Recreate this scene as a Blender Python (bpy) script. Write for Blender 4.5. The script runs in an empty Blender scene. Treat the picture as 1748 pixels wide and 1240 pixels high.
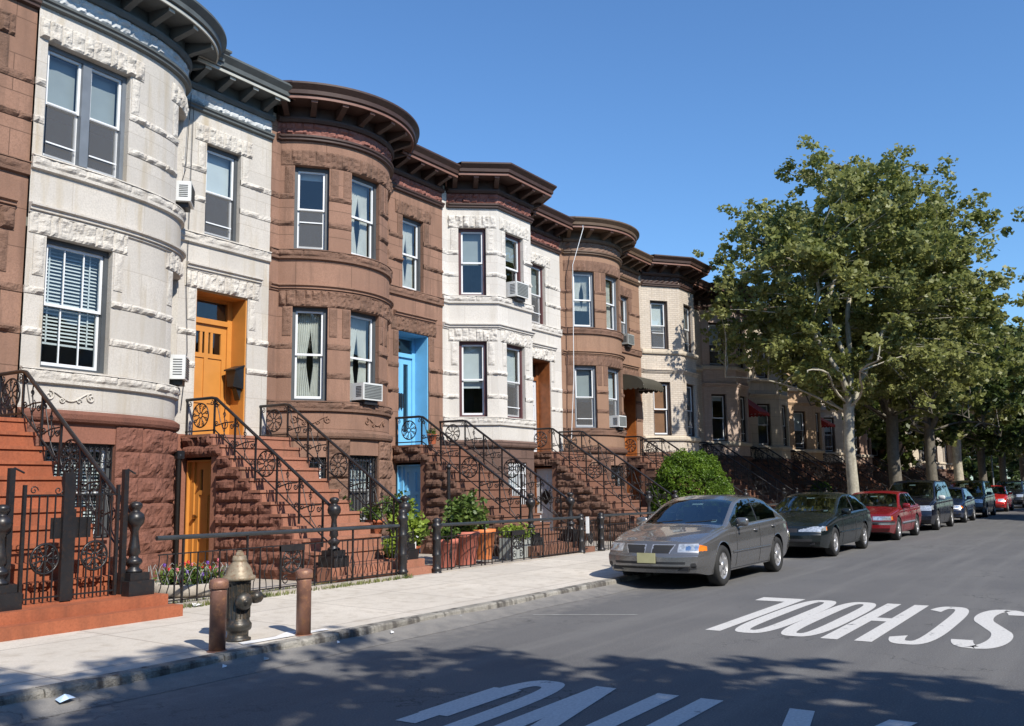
import bpy, math, random
import numpy as np
from mathutils import Vector, Matrix, noise
R = math.radians
random.seed(7)
rng = np.random.default_rng(11)
scene = bpy.context.scene
# ---------------------------------------------------------------- camera
F_, YAW, PIT, ROL = 1601.0, 0.575, 0.134, -0.014
cam_d = bpy.data.cameras.new("Camera"); cam = bpy.data.objects.new("Camera", cam_d)
scene.collection.objects.link(cam); scene.camera = cam
cam_d.sensor_width = 36.0; cam_d.lens = F_ / 1748 * 36.0
cam_d.clip_start = 0.1; cam_d.clip_end = 3000
_a = Vector((math.cos(YAW)*math.cos(PIT), math.sin(YAW)*math.cos(PIT), math.sin(PIT)))
_r = Vector((math.sin(YAW), -math.cos(YAW), 0)); _u = _r.cross(_a)
_r2 = _r*math.cos(ROL) + _u*math.sin(ROL); _u2 = -_r*math.sin(ROL) + _u*math.cos(ROL)
m = Matrix((_r2, _u2, -_a)).transposed().to_4x4(); m.translation = Vector((0, 0, 1.6))
cam.matrix_world = m
# ---------------------------------------------------------------- light
SUN_EL, SUN_AZ = R(42), R(20.5)      # azimuth: from -Y towards -X
sv = Vector((-math.sin(SUN_AZ)*math.cos(SUN_EL), -math.cos(SUN_AZ)*math.cos(SUN_EL), math.sin(SUN_EL)))
sl = bpy.data.lights.new("Sun", 'SUN'); sl.energy = 5.0; sl.angle = R(0.53); sl.color = (1.0, 0.935, 0.83)
so = bpy.data.objects.new("Sun", sl); scene.collection.objects.link(so)
so.rotation_euler = (-sv).to_track_quat('-Z', 'Y').to_euler()
w = bpy.data.worlds.new("World"); scene.world = w; w.use_nodes = True
nt = w.node_tree; bg = nt.nodes['Background']
sk = nt.nodes.new('ShaderNodeTexSky'); sk.sky_type = 'NISHITA'; sk.sun_disc = False
sk.sun_elevation = SUN_EL; sk.sun_rotation = math.atan2(sv.x, sv.y)
sk.altitude = 0; sk.air_density = 1.15; sk.dust_density = 0.25; sk.ozone_density = 2.6
tn = nt.nodes.new('ShaderNodeMix'); tn.data_type = 'RGBA'; tn.blend_type = 'MULTIPLY'; tn.inputs['Factor'].default_value = 1
tn.inputs[7].default_value = (.68, .97, 1.27, 1); nt.links.new(sk.outputs[0], tn.inputs[6]); nt.links.new(tn.outputs[2], bg.inputs[0]); bg.inputs[1].default_value = 0.11
vs = scene.view_settings; vs.view_transform = 'Standard'; vs.look = 'None'; vs.exposure = 0.34; vs.gamma = 1.0
scene.cycles.max_bounces = 7; scene.cycles.diffuse_bounces = 2; scene.cycles.transparent_max_bounces = 12
scene.cycles.caustics_reflective = False; scene.cycles.caustics_refractive = False

# ---------------------------------------------------------------- helpers
COL = scene.collection
class MB:
    """collects faces, links them as one mesh object"""
    def __init__(s): s.v = []; s.f = []; s.uv = []; s.sm = []
    def quad(s, a, b, c, d, uv=None):
        n = len(s.v); s.v += [a, b, c, d]; s.f.append((n, n+1, n+2, n+3)); s.uv.append(uv); s.sm.append(False)
    def poly(s, pts, uv=None):
        n = len(s.v); s.v += list(pts); s.f.append(tuple(range(n, n+len(pts)))); s.uv.append(uv); s.sm.append(False)
    def mesh(s, vs, fs, sm=False):
        n = len(s.v); s.v += [tuple(p) for p in vs]
        for f in fs: s.f.append(tuple(i+n for i in f)); s.uv.append(None); s.sm.append(sm)
    def box(s, x0, y0, z0, x1, y1, z1, rz=0, about=None, T=None):
        vs = [(x, y, z) for z in (z0, z1) for y in (y0, y1) for x in (x0, x1)]
        if rz:
            cx, cy = about or ((x0+x1)/2, (y0+y1)/2); c, sn = math.cos(rz), math.sin(rz)
            vs = [(cx+(x-cx)*c-(y-cy)*sn, cy+(x-cx)*sn+(y-cy)*c, z) for x, y, z in vs]
        if T: vs = [T(*p) for p in vs]
        s.mesh(vs, [(0, 2, 3, 1), (4, 5, 7, 6), (0, 1, 5, 4), (2, 6, 7, 3), (0, 4, 6, 2), (1, 3, 7, 5)])
    def tube(s, pts, r, k=6, caps=True, sm=True):
        pts = [Vector(p) for p in pts]; n = len(pts)
        rs = r if isinstance(r, (list, tuple)) else [r]*n
        t0 = (pts[1]-pts[0]).normalized(); up = Vector((0, 0, 1)) if abs(t0.z) < .9 else Vector((1, 0, 0))
        a = t0.cross(up).normalized(); vs = []
        for i, p in enumerate(pts):
            t = (pts[min(i+1, n-1)]-pts[max(i-1, 0)]).normalized()
            a = (a - t*a.dot(t)).normalized(); b = t.cross(a)
            for j in range(k):
                q = 2*math.pi*j/k; vs.append(p + (a*math.cos(q)+b*math.sin(q))*rs[i])
        fs = [(i*k+j, i*k+(j+1) % k, (i+1)*k+(j+1) % k, (i+1)*k+j) for i in range(n-1) for j in range(k)]
        s.mesh(vs, fs, sm)
        if caps: s.mesh([vs[j] for j in range(k)], [tuple(reversed(range(k)))]); s.mesh(vs[-k:], [tuple(range(k))])
    def lathe(s, prof, cx, cy, z0=0, k=16, sm=True, axis=None, caps=True):
        vs = []
        for r, z in prof:
            for j in range(k):
                q = 2*math.pi*j/k; p = (cx+r*math.cos(q), cy+r*math.sin(q), z0+z)
                if axis: p = axis(r*math.cos(q), r*math.sin(q), z)
                vs.append(p)
        fs = [(i*k+j, i*k+(j+1) % k, (i+1)*k+(j+1) % k, (i+1)*k+j) for i in range(len(prof)-1) for j in range(k)]
        if caps: fs.append(tuple(reversed(range(k)))); fs.append(tuple((len(prof)-1)*k+j for j in range(k)))
        s.mesh(vs, fs, sm)
    def build(s, name, mat, parent=None, kind=None):
        if not s.v: return None
        off = Vector((0, 0, 0)); q = parent
        while q: off += q.location; q = q.parent
        me = bpy.data.meshes.new(name)
        V = np.array([tuple(p) for p in s.v], dtype=np.float64) - np.array(off)
        me.from_pydata(V.tolist(), [], s.f)
        me.update()
        uvl = me.uv_layers.new(name='UVMap')
        co = [tuple(p) for p in s.v]; data = np.zeros((len(me.loops), 2), dtype=np.float32); li = 0
        for fi, f in enumerate(s.f):
            uv = s.uv[fi]
            if uv is None:
                nn = me.polygons[fi].normal; ax = max(range(3), key=lambda i: abs(nn[i]))
                for i in f:
                    p = co[i]; data[li] = (p[1], p[2]) if ax == 0 else ((p[0], p[2]) if ax == 1 else (p[0], p[1])); li += 1
            else:
                for t in uv: data[li] = t; li += 1
        uvl.data.foreach_set('uv', data.ravel())
        me.polygons.foreach_set('use_smooth', s.sm)
        if mat: me.materials.append(mat)
        o = bpy.data.objects.new(name, me); COL.objects.link(o)
        if parent: o.parent = parent
        if kind: o['kind'] = kind
        return o
def thing(name, label, cat, loc=(0, 0, 0), group=None):
    o = bpy.data.objects.new(name, None); COL.objects.link(o); o.location = loc
    o.empty_display_size = .2
    o['label'] = label; o['category'] = cat
    if group: o['group'] = group
    return o
def tag(o, label, cat, group=None):
    o['label'] = label; o['category'] = cat
    if group: o['group'] = group
    return o
def copy_tree(o, parent=None):
    c = o.copy(); COL.objects.link(c)
    if parent: c.parent = parent
    for ch in [k for k in o.children]: copy_tree(ch, c)
    return c

# ---------------------------------------------------------------- materials
def newmat(name):
    m = bpy.data.materials.new(name); m.use_nodes = True; nt = m.node_tree
    return m, nt, nt.nodes, nt.links, nt.nodes['Principled BSDF']
def N(nt, t, **kw):
    n = nt.nodes.new(t)
    for k, v in kw.items():
        if k in n.inputs: n.inputs[k].default_value = v
        else: setattr(n, k, v)
    return n
def rgb(c): return (c[0], c[1], c[2], 1)
def mixc(nt, fac, a, b, blend='MIX'):
    n = nt.nodes.new('ShaderNodeMix'); n.data_type = 'RGBA'; n.blend_type = blend
    for sock, v in ((n.inputs['Factor'], fac), (n.inputs['A'] if False else n.inputs[6], a), (n.inputs[7], b)):
        if isinstance(v, (int, float)): sock.default_value = v
        elif isinstance(v, tuple): sock.default_value = v if len(v) == 4 else rgb(v)
        else: nt.links.new(v, sock)
    return n.outputs[2]
def ramp(nt, src, p0, p1):
    n = nt.nodes.new('ShaderNodeMapRange'); n.inputs[1].default_value = p0; n.inputs[2].default_value = p1
    nt.links.new(src, n.inputs[0]); return n.outputs[0]
def stone(name, c, dirt=None, var=.18, scale=1.2, bump=.25, rough=.9, joint=None, jcol=None, streak=.25, fine=38, bumpd=.012, spots=False):
    m, nt, ns, L, b = newmat(name)
    tc = N(nt, 'ShaderNodeTexCoord'); g = N(nt, 'ShaderNodeNewGeometry')
    dirt = dirt or tuple(x*.55 for x in c)
    n1 = N(nt, 'ShaderNodeTexNoise', Scale=scale, Detail=6.0, Roughness=.62); L.new(g.outputs['Position'], n1.inputs['Vector'])
    n2 = N(nt, 'ShaderNodeTexNoise', Scale=fine, Detail=4.0, Roughness=.7); L.new(g.outputs['Position'], n2.inputs['Vector'])
    mp = N(nt, 'ShaderNodeMapping'); mp.inputs['Scale'].default_value = (5, 5, .55); L.new(g.outputs['Position'], mp.inputs['Vector'])
    n3 = N(nt, 'ShaderNodeTexNoise', Scale=1.0, Detail=4.0, Roughness=.6); L.new(mp.outputs[0], n3.inputs['Vector'])
    lite = tuple(min(1, x*(1+var)) for x in c); dark = tuple(x*(1-var) for x in c)
    col = mixc(nt, ramp(nt, n1.outputs[0], .3, .7), dark, lite)
    col = mixc(nt, ramp(nt, n2.outputs[0], .42, .78), col, tuple(x*.7 for x in c))
    st = N(nt, 'ShaderNodeMath', operation='MULTIPLY'); L.new(ramp(nt, n3.outputs[0], .5, .72), st.inputs[0]); st.inputs[1].default_value = streak*2
    col = mixc(nt, st.outputs[0], col, dirt)
    h = n2.outputs[0]; bdist = bumpd
    if spots:
        vo = N(nt, 'ShaderNodeTexVoronoi', Scale=2.6, Randomness=1.0); L.new(g.outputs['Position'], vo.inputs['Vector'])
        n5 = N(nt, 'ShaderNodeTexNoise', Scale=2.0, Detail=2.0); L.new(g.outputs['Position'], n5.inputs['Vector'])
        th = N(nt, 'ShaderNodeMath', operation='MULTIPLY'); L.new(ramp(nt, vo.outputs['Distance'], .085, .05), th.inputs[0]); L.new(ramp(nt, n5.outputs[0], .52, .6), th.inputs[1])
        t2 = N(nt, 'ShaderNodeMath', operation='MULTIPLY'); L.new(th.outputs[0], t2.inputs[0]); t2.inputs[1].default_value = .5
        col = mixc(nt, t2.outputs[0], col, tuple(x*.35 for x in c))
    if joint:
        br = N(nt, 'ShaderNodeTexBrick', Scale=1.0); br.offset = joint[3] if len(joint) > 3 else .5
        br.inputs['Brick Width'].default_value = joint[0]; br.inputs['Row Height'].default_value = joint[1]
        br.inputs['Mortar Size'].default_value = joint[2]; br.inputs['Mortar Smooth'].default_value = .2
        br.inputs['Color1'].default_value = (.0, .0, .0, 1); br.inputs['Color2'].default_value = (1, 1, 1, 1)
        L.new(tc.outputs['UV'], br.inputs['Vector'])
        v = N(nt, 'ShaderNodeMath', operation='MULTIPLY'); L.new(br.outputs['Color'], v.inputs[0]); v.inputs[1].default_value = .6
        col = mixc(nt, v.outputs[0], col, tuple(x*.74 for x in c))
        col = mixc(nt, br.outputs['Fac'], col, jcol or tuple(x*.45 for x in c))
        hm = N(nt, 'ShaderNodeMath', operation='SUBTRACT'); L.new(n2.outputs[0], hm.inputs[0])
        k = N(nt, 'ShaderNodeMath', operation='MULTIPLY'); L.new(br.outputs['Fac'], k.inputs[0]); k.inputs[1].default_value = 1.2
        L.new(k.outputs[0], hm.inputs[1]); h = hm.outputs[0]
    L.new(col, b.inputs['Base Color']); b.inputs['Roughness'].default_value = rough
    b.inputs['Specular IOR Level'].default_value = .25
    bp = N(nt, 'ShaderNodeBump', Strength=bump*2, Distance=bdist); L.new(h, bp.inputs['Height']); L.new(bp.outputs[0], b.inputs['Normal'])
    return m
def paint(name, c, rough=.5, metal=0, var=.12, scale=4, bump=.1, coat=0, rust=None, spec=.5):
    m, nt, ns, L, b = newmat(name); g = N(nt, 'ShaderNodeNewGeometry')
    n1 = N(nt, 'ShaderNodeTexNoise', Scale=scale, Detail=5.0); L.new(g.outputs['Position'], n1.inputs['Vector'])
    col = mixc(nt, ramp(nt, n1.outputs[0], .3, .7), tuple(x*(1-var) for x in c), tuple(min(1, x*(1+var)) for x in c))
    if rust:
        n2 = N(nt, 'ShaderNodeTexNoise', Scale=scale*3, Detail=6.0, Roughness=.7); L.new(g.outputs['Position'], n2.inputs['Vector'])
        col = mixc(nt, ramp(nt, n2.outputs[0], .5, .66), col, rust)
    L.new(col, b.inputs['Base Color']); b.inputs['Roughness'].default_value = rough; b.inputs['Metallic'].default_value = metal
    b.inputs['Specular IOR Level'].default_value = spec
    if coat: b.inputs['Coat Weight'].default_value = coat; b.inputs['Coat Roughness'].default_value = .04
    if bump:
        n3 = N(nt, 'ShaderNodeTexNoise', Scale=60.0, Detail=3.0); L.new(g.outputs['Position'], n3.inputs['Vector'])
        bp = N(nt, 'ShaderNodeBump', Strength=bump, Distance=.004); L.new(n3.outputs[0], bp.inputs['Height']); L.new(bp.outputs[0], b.inputs['Normal'])
    return m
def glassmat(name, refl=.13, tint=(.8, .86, .86)):
    m = bpy.data.materials.new(name); m.use_nodes = True; nt = m.node_tree; nt.nodes.clear()
    out = N(nt, 'ShaderNodeOutputMaterial'); mx = N(nt, 'ShaderNodeMixShader'); tr = N(nt, 'ShaderNodeBsdfTransparent'); gl = N(nt, 'ShaderNodeBsdfGlossy')
    lw = N(nt, 'ShaderNodeLayerWeight', Blend=.5); pw = N(nt, 'ShaderNodeMath', operation='POWER'); nt.links.new(lw.outputs['Facing'], pw.inputs[0]); pw.inputs[1].default_value = 2.6
    fr = N(nt, 'ShaderNodeMapRange'); fr.inputs[3].default_value = refl; fr.inputs[4].default_value = .95; nt.links.new(pw.outputs[0], fr.inputs[0]); tr.inputs[0].default_value = rgb(tint); gl.inputs['Roughness'].default_value = .015
    g = N(nt, 'ShaderNodeNewGeometry'); n3 = N(nt, 'ShaderNodeTexNoise', Scale=1.7, Detail=1.0); nt.links.new(g.outputs['Position'], n3.inputs['Vector'])
    bp = N(nt, 'ShaderNodeBump', Strength=.12, Distance=.05); nt.links.new(n3.outputs[0], bp.inputs['Height']); nt.links.new(bp.outputs[0], gl.inputs['Normal'])
    nt.links.new(fr.outputs[0], mx.inputs[0]); nt.links.new(tr.outputs[0], mx.inputs[1]); nt.links.new(gl.outputs[0], mx.inputs[2]); nt.links.new(mx.outputs[0], out.inputs[0])
    return m
def leafmat(name, c, c2, trans=.3, nscale=.9):
    m, nt, ns, L, b = newmat(name); g = N(nt, 'ShaderNodeNewGeometry')
    n1 = N(nt, 'ShaderNodeTexNoise', Scale=nscale, Detail=3.0); L.new(g.outputs['Position'], n1.inputs['Vector'])
    n2 = N(nt, 'ShaderNodeTexNoise', Scale=9.0, Detail=1.0); L.new(g.outputs['Position'], n2.inputs['Vector'])
    col = mixc(nt, ramp(nt, n1.outputs[0], .35, .65), c, c2)
    col = mixc(nt, ramp(nt, n2.outputs[0], .6, .75), col, tuple(min(1, x*1.6) for x in c2))
    L.new(col, b.inputs['Base Color']); b.inputs['Roughness'].default_value = .45; b.inputs['Specular IOR Level'].default_value = .45
    tl = N(nt, 'ShaderNodeBsdfTranslucent'); L.new(col, tl.inputs[0])
    mx = N(nt, 'ShaderNodeMixShader'); mx.inputs[0].default_value = trans
    L.new(b.outputs[0], mx.inputs[1]); L.new(tl.outputs[0], mx.inputs[2]); L.new(mx.outputs[0], nt.nodes['Material Output'].inputs[0])
    return m
M = {}
LIME = (.57, .535, .485); BROWN = (.295, .172, .122); BROWN2 = (.315, .192, .13)
M['lime'] = stone('limestone_smooth', LIME, dirt=(.38, .30, .18), var=.09, bump=.16, joint=(1.35, .575, .004), jcol=(.36, .32, .27), streak=.32)
M['lime_rock'] = stone('limestone_rough', (.58, .545, .49), dirt=(.34, .29, .24), var=.12, bump=.5, streak=.25)
M['white'] = stone('painted_white_stone', (.64, .61, .565), dirt=(.42, .38, .32), var=.06, bump=.12, joint=(1.35, .575, .004), jcol=(.42, .38, .34), streak=.26)
M['white_rock'] = stone('painted_white_rough', (.61, .58, .535), dirt=(.4, .36, .3), var=.1, bump=.45, streak=.2)
M['brown'] = stone('brownstone_smooth', BROWN, dirt=(.13, .08, .06), var=.2, bump=.22, joint=(1.2, .575, .007), streak=.36)
M['brown_rock'] = stone('brownstone_rough', (.20, .118, .084), dirt=(.09, .06, .045), var=.3, bump=.6, streak=.3)
M['brownb'] = stone('brownstone_tan', BROWN2, dirt=(.18, .11, .08), var=.12, bump=.16, joint=(1.2, .575, .005), streak=.2)
M['red_rock'] = stone('painted_red_rock', (.20, .088, .062), dirt=(.10, .05, .04), var=.22, bump=.55, streak=.2)
M['red_flat'] = stone('painted_red_flat', (.27, .12, .083), dirt=(.15, .08, .06), var=.1, bump=.15, streak=.15)
M['dark_base'] = stone('dark_brownstone_base', (.165, .105, .085), dirt=(.09, .06, .05), var=.2, bump=.5, joint=(.8, .4, .012), streak=.3)
M['dark_rock'] = stone('dark_brownstone_rough', (.15, .085, .062), dirt=(.07, .045, .035), var=.3, bump=.6, streak=.3)
M['brick'] = stone('cream_brick', (.60, .53, .45), dirt=(.3, .24, .18), var=.1, bump=.3, joint=(.21, .075, .006), jcol=(.40, .34, .28), streak=.2)
M['cream'] = stone('cream_stone', (.62, .54, .43), dirt=(.32, .26, .2), var=.08, bump=.12, joint=(1.0, .4, .006), streak=.2)
M['pinkbrick'] = stone('pink_brick', (.40, .27, .21), dirt=(.22, .15, .12), var=.12, bump=.3, joint=(.21, .075, .006), jcol=(.33, .25, .2), streak=.2)
M['pinkwash'] = stone('pale_pink_brick', (.58, .45, .38), dirt=(.33, .24, .2), var=.1, bump=.3, joint=(.21, .075, .006), jcol=(.45, .36, .3), streak=.2)
M['tanbrick'] = stone('tan_brick', (.55, .39, .26), dirt=(.26, .18, .12), var=.12, bump=.3, joint=(.21, .075, .006), jcol=(.38, .28, .2), streak=.2)
M['rust_step'] = stone('orange_red_painted_steps', (.33, .105, .052), dirt=(.16, .06, .035), var=.14, bump=.12, streak=.3, rough=.7)
M['clay_step'] = stone('clay_painted_steps', (.33, .15, .098), dirt=(.16, .09, .06), var=.16, bump=.12, streak=.35, rough=.75)
M['brown_step'] = stone('brownstone_steps', (.20, .10, .068), dirt=(.1, .06, .045), var=.12, bump=.15, streak=.2)
M['corn_gray'] = paint('grey_painted_cornice', (.085, .095, .095), .6, bump=.3, var=.15)
M['corn_brown'] = paint('brown_painted_cornice', (.052, .027, .021), .6, bump=.3, var=.15)
M['corn_tan'] = paint('tan_brown_cornice', (.11, .068, .042), .6, bump=.3, var=.15)
M['frieze_gray'] = paint('grey_frieze', (.42, .44, .45), .7, bump=.5)
M['frieze_red'] = paint('red_brown_frieze', (.22, .085, .065), .7, bump=.5)
M['frieze_brown'] = paint('brown_frieze', (.19, .115, .08), .7, bump=.5)
M['iron'] = paint('black_wrought_iron', (.014, .014, .016), .38, 0, .2, 8, .15, rust=(.03, .02, .016))
M['iron_gray'] = paint('grey_black_iron', (.03, .034, .038), .42, 0, .2, 8, .15)
M['casing_gray'] = paint('dark_grey_window_casing', (.062, .07, .078), .5)
M['casing_slate'] = paint('slate_casing', (.14, .16, .185), .5)
M['casing_maroon'] = paint('maroon_window_casing', (.085, .03, .032), .5)
M['casing_dark'] = paint('dark_brown_casing', (.035, .022, .018), .5)
M['sash'] = paint('white_sash', (.72, .74, .76), .4, var=.04)
M['shade'] = paint('white_roller_shade', (.62, .64, .66), .8, var=.04)
M['shade_gray'] = paint('grey_blind', (.34, .36, .37), .8, var=.05)
M['slat'] = paint('white_blind_slats', (.7, .72, .73), .5, var=.03)
M['curtain'] = paint('cream_curtain', (.6, .58, .54), .9, var=.1)
M['wood_blind'] = paint('brown_blind', (.32, .15, .08), .8, var=.1)
M['glass'] = glassmat('window_glass', .09)
_m = bpy.data.materials.new('insect_screen'); _m.use_nodes = True; _n = _m.node_tree; _b = _n.nodes['Principled BSDF']; _b.inputs['Base Color'].default_value = (.16, .16, .16, 1); _b.inputs['Alpha'].default_value = .42; _b.inputs['Roughness'].default_value = .9; M['screen'] = _m
M['room'] = paint('room_inside', (.42, .39, .35), .9)
M['fillet_gray'] = paint('pale_cornice_fillet', (.42, .42, .38), .6)
M['fillet_brown'] = paint('red_brown_cornice_fillet', (.20, .10, .075), .6)
M['roof'] = paint('roof_tar', (.05, .05, .05), .9, bump=.4)
M['orange'] = paint('orange_door_paint', (.53, .225, .048), .42, var=.06, bump=.06)
M['blue'] = paint('sky_blue_door_paint', (.17, .47, .74), .42, var=.05, bump=.06)
M['whitedoor'] = paint('white_door_paint', (.6, .62, .65), .45, var=.05)
M['wood'] = paint('varnished_wood', (.22, .075, .025), .4, var=.25, scale=7)
M['wood_orange'] = paint('orange_wood', (.36, .12, .03), .4, var=.2, scale=7)
M['brass'] = paint('brass', (.5, .34, .12), .3, 1)
M['black'] = paint('black_paint', (.012, .012, .013), .4)
M['acwhite'] = paint('white_appliance', (.62, .63, .62), .45, var=.05)
M['acgray'] = paint('grey_appliance', (.30, .32, .31), .5, var=.1)
M['acgrille'] = paint('dark_louvres', (.07, .075, .075), .6)
M['terra'] = paint('terracotta', (.42, .115, .05), .75, var=.12, bump=.2)
M['pinkpot'] = paint('pink_terracotta', (.45, .14, .10), .75, var=.12, bump=.2)
M['orangepot'] = paint('orange_plastic_pot', (.60, .19, .06), .6, var=.1)
M['soil'] = paint('potting_soil', (.03, .02, .014), .95, bump=.8)
M['awn_dark'] = paint('dark_olive_awning', (.05, .045, .032), .8)
M['awn_red'] = paint('red_awning', (.36, .03, .03), .7)
M['rustpost'] = paint('rusty_brown_bollard', (.22, .11, .078), .5, .15, .4, 5, .7, rust=(.34, .17, .09))
M['hyd_black'] = paint('black_hydrant_paint', (.035, .034, .03), .4, .2, .3, 8, .35, rust=(.10, .07, .045))
M['hyd_tan'] = paint('tan_hydrant_cap', (.27, .22, .15), .5, .1, .35, 10, .5, rust=(.2, .12, .07))
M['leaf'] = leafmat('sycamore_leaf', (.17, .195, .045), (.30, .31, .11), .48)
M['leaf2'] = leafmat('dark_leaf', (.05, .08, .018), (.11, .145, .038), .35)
M['frieze_gray'] = paint('grey_frieze_carved', (.50, .52, .53), .7, bump=.5)
M['hedge'] = leafmat('yew_leaf', (.065, .13, .012), (.15, .24, .022), .25, 2.5)
M['plant'] = leafmat('potted_plant_leaf', (.05, .10, .02), (.14, .2, .04), .3, 5)
M['plant_y'] = leafmat('lime_plant_leaf', (.16, .24, .03), (.26, .34, .05), .3, 5)
M['grass'] = leafmat('grass_blade', (.10, .13, .03), (.24, .25, .07), .3, 3)
M['petal_red'] = paint('red_petals', (.55, .015, .02), .6)
M['petal_purple'] = paint('purple_petals', (.12, .04, .3), .6)
M['petal_pink'] = paint('pink_petals', (.6, .15, .2), .6)
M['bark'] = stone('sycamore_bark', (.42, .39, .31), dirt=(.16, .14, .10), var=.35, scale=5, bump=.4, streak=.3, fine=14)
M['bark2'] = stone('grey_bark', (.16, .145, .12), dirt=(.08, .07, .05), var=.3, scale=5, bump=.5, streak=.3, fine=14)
M['paper'] = paint('white_paper', (.7, .7, .7), .8)
M['bluebag'] = paint('pale_blue_plastic', (.45, .6, .8), .4)
# ---------------------------------------------------------------- paths and walls
YF = 14.3      # plane of the flat door bays
class Path:
    def __init__(s, pts):
        s.p = [tuple(p) for p in pts]; s.c = [0]
        for a, b in zip(s.p, s.p[1:]): s.c.append(s.c[-1]+math.dist(a, b))
        s.L = s.c[-1]
    def at(s, t):
        t = min(max(t, 0), s.L-1e-9); i = 0
        while i < len(s.c)-2 and s.c[i+1] <= t: i += 1
        (x0, y0), (x1, y1) = s.p[i], s.p[i+1]; l = s.c[i+1]-s.c[i]; u = (t-s.c[i])/l
        dx, dy = (x1-x0)/l, (y1-y0)/l
        return x0+dx*u*l, y0+dy*u*l, dy, -dx
    def sub(s, a, b, step=None):
        ts = [a]+[c for c in s.c if a+1e-4 < c < b-1e-4]+[b]
        if step:
            o = []
            for p, q in zip(ts, ts[1:]):
                n = max(1, int(math.ceil((q-p)/step))); o += [p+(q-p)*k/n for k in range(n)]
            ts = o+[b]
        return ts
    def part(s, a, b): return Path([s.at(t)[:2] for t in s.sub(a, b)])
def arcpts(xa, xb, d, n=30, yf=YF):
    h = (xb-xa)/2; r = (h*h+d*d)/(2*d); cx = (xa+xb)/2; cy = yf-d+r; a0 = math.asin(h/r)
    return [(cx+r*math.sin(-a0+2*a0*k/n), cy-r*math.cos(-a0+2*a0*k/n)) for k in range(n+1)]
def offs(P, d):
    """points of P pushed outward by d with mitred corners"""
    out = []; n = len(P.p)
    for i, p in enumerate(P.p):
        ns = []
        for j in (i-1, i):
            if 0 <= j < n-1:
                (x0, y0), (x1, y1) = P.p[j], P.p[j+1]; l = math.dist((x0, y0), (x1, y1)); ns.append(((y1-y0)/l, -(x1-x0)/l))
        if len(ns) == 1: nx, ny = ns[0]
        else:
            nx, ny = ns[0][0]+ns[1][0], ns[0][1]+ns[1][1]; q = nx*nx+ny*ny
            k = min(2/q, 1.6) if q > 1e-6 else 1; nx *= k; ny *= k
        out.append((p[0]+nx*d, p[1]+ny*d))
    return out
def sweep(mb, P, prof, a=None, b=None, ext=0):
    """profile [(out, z)] swept along P from a to b, closed at the ends"""
    Q = P if a is None else P.part(a, b)
    if ext:
        (x0, y0), (x1, y1) = Q.p[0], Q.p[1]; l = math.dist((x0, y0), (x1, y1)); p0 = (x0-(x1-x0)/l*ext, y0-(y1-y0)/l*ext)
        (x2, y2), (x3, y3) = Q.p[-2], Q.p[-1]; l = math.dist((x2, y2), (x3, y3)); p1 = (x3+(x3-x2)/l*ext, y3+(y3-y2)/l*ext)
        Q = Path([p0]+Q.p[1:-1]+[p1]) if len(Q.p) > 2 else Path([p0, p1])
    rows = [[(x, y, z) for x, y in offs(Q, d)] for d, z in prof]
    n = len(Q.p); k = len(prof)
    for j in range(k):
        A, B = rows[j], rows[(j+1) % k]
        if j == k-1 and abs(prof[-1][0]) < 1e-6 and abs(prof[0][0]) < 1e-6: continue
        for i in range(n-1): mb.quad(A[i], A[i+1], B[i+1], B[i], [(Q.c[i], A[i][2]), (Q.c[i+1], A[i][2]), (Q.c[i+1], B[i][2]+.01), (Q.c[i], B[i][2]+.01)])
    mb.poly([rows[j][0] for j in range(k)]); mb.poly([rows[j][-1] for j in reversed(range(k))])
def wall(mb, P, z0, z1, ops, a=0, b=None, depth=.24, su=0):
    b = P.L if b is None else b
    ops = [o for o in ops if o[1] > a and o[0] < b and o[3] > z0 and o[2] < z1]
    cut = sorted(set([round(t, 4) for t in P.sub(a, b)]+[round(o[k], 4) for o in ops for k in (0, 1)]))
    cut = [c for i, c in enumerate(cut) if i == 0 or c-cut[i-1] > 2e-3 or any(abs(c-o[k]) < 1e-4 for o in ops for k in (0, 1))]
    zs = sorted(set([z0, z1]+[min(max(o[k], z0), z1) for o in ops for k in (2, 3)]))
    for s0, s1 in zip(cut, cut[1:]):
        A = P.at(s0+1e-6); B = P.at(s1-1e-6)
        for a0, a1 in zip(zs, zs[1:]):
            sm, zm = (s0+s1)/2, (a0+a1)/2
            if any(o[0] < sm < o[1] and o[2] < zm < o[3] for o in ops): continue
            mb.quad((A[0], A[1], a0), (B[0], B[1], a0), (B[0], B[1], a1), (A[0], A[1], a1), [(s0+su, a0), (s1+su, a0), (s1+su, a1), (s0+su, a1)])
    for o in ops:
        A = P.at(o[0]+1e-6); B = P.at(o[1]-1e-6); l = math.dist(A[:2], B[:2]); nx, ny = (B[1]-A[1])/l, -(B[0]-A[0])/l
        dd = o[4] if len(o) > 4 else depth; za, zb = max(o[2], z0), min(o[3], z1)
        Ai = (A[0]-nx*dd, A[1]-ny*dd); Bi = (B[0]-nx*dd, B[1]-ny*dd)
        mb.quad((A[0], A[1], za), (A[0], A[1], zb), (*Ai, zb), (*Ai, za)); mb.quad((B[0], B[1], zb), (B[0], B[1], za), (*Bi, za), (*Bi, zb))
        ts = P.sub(o[0], o[1]); f = [P.at(t)[:2] for t in ts]
        if zb == o[3]: mb.poly([(x, y, zb) for x, y in f]+[(*Bi, zb), (*Ai, zb)])
        if za == o[2]: mb.poly([(*Ai, za), (*Bi, za)]+[(x, y, za) for x, y in reversed(f)])
def nz(x, y, z): return noise.noise(Vector((x, y, z)))
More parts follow.
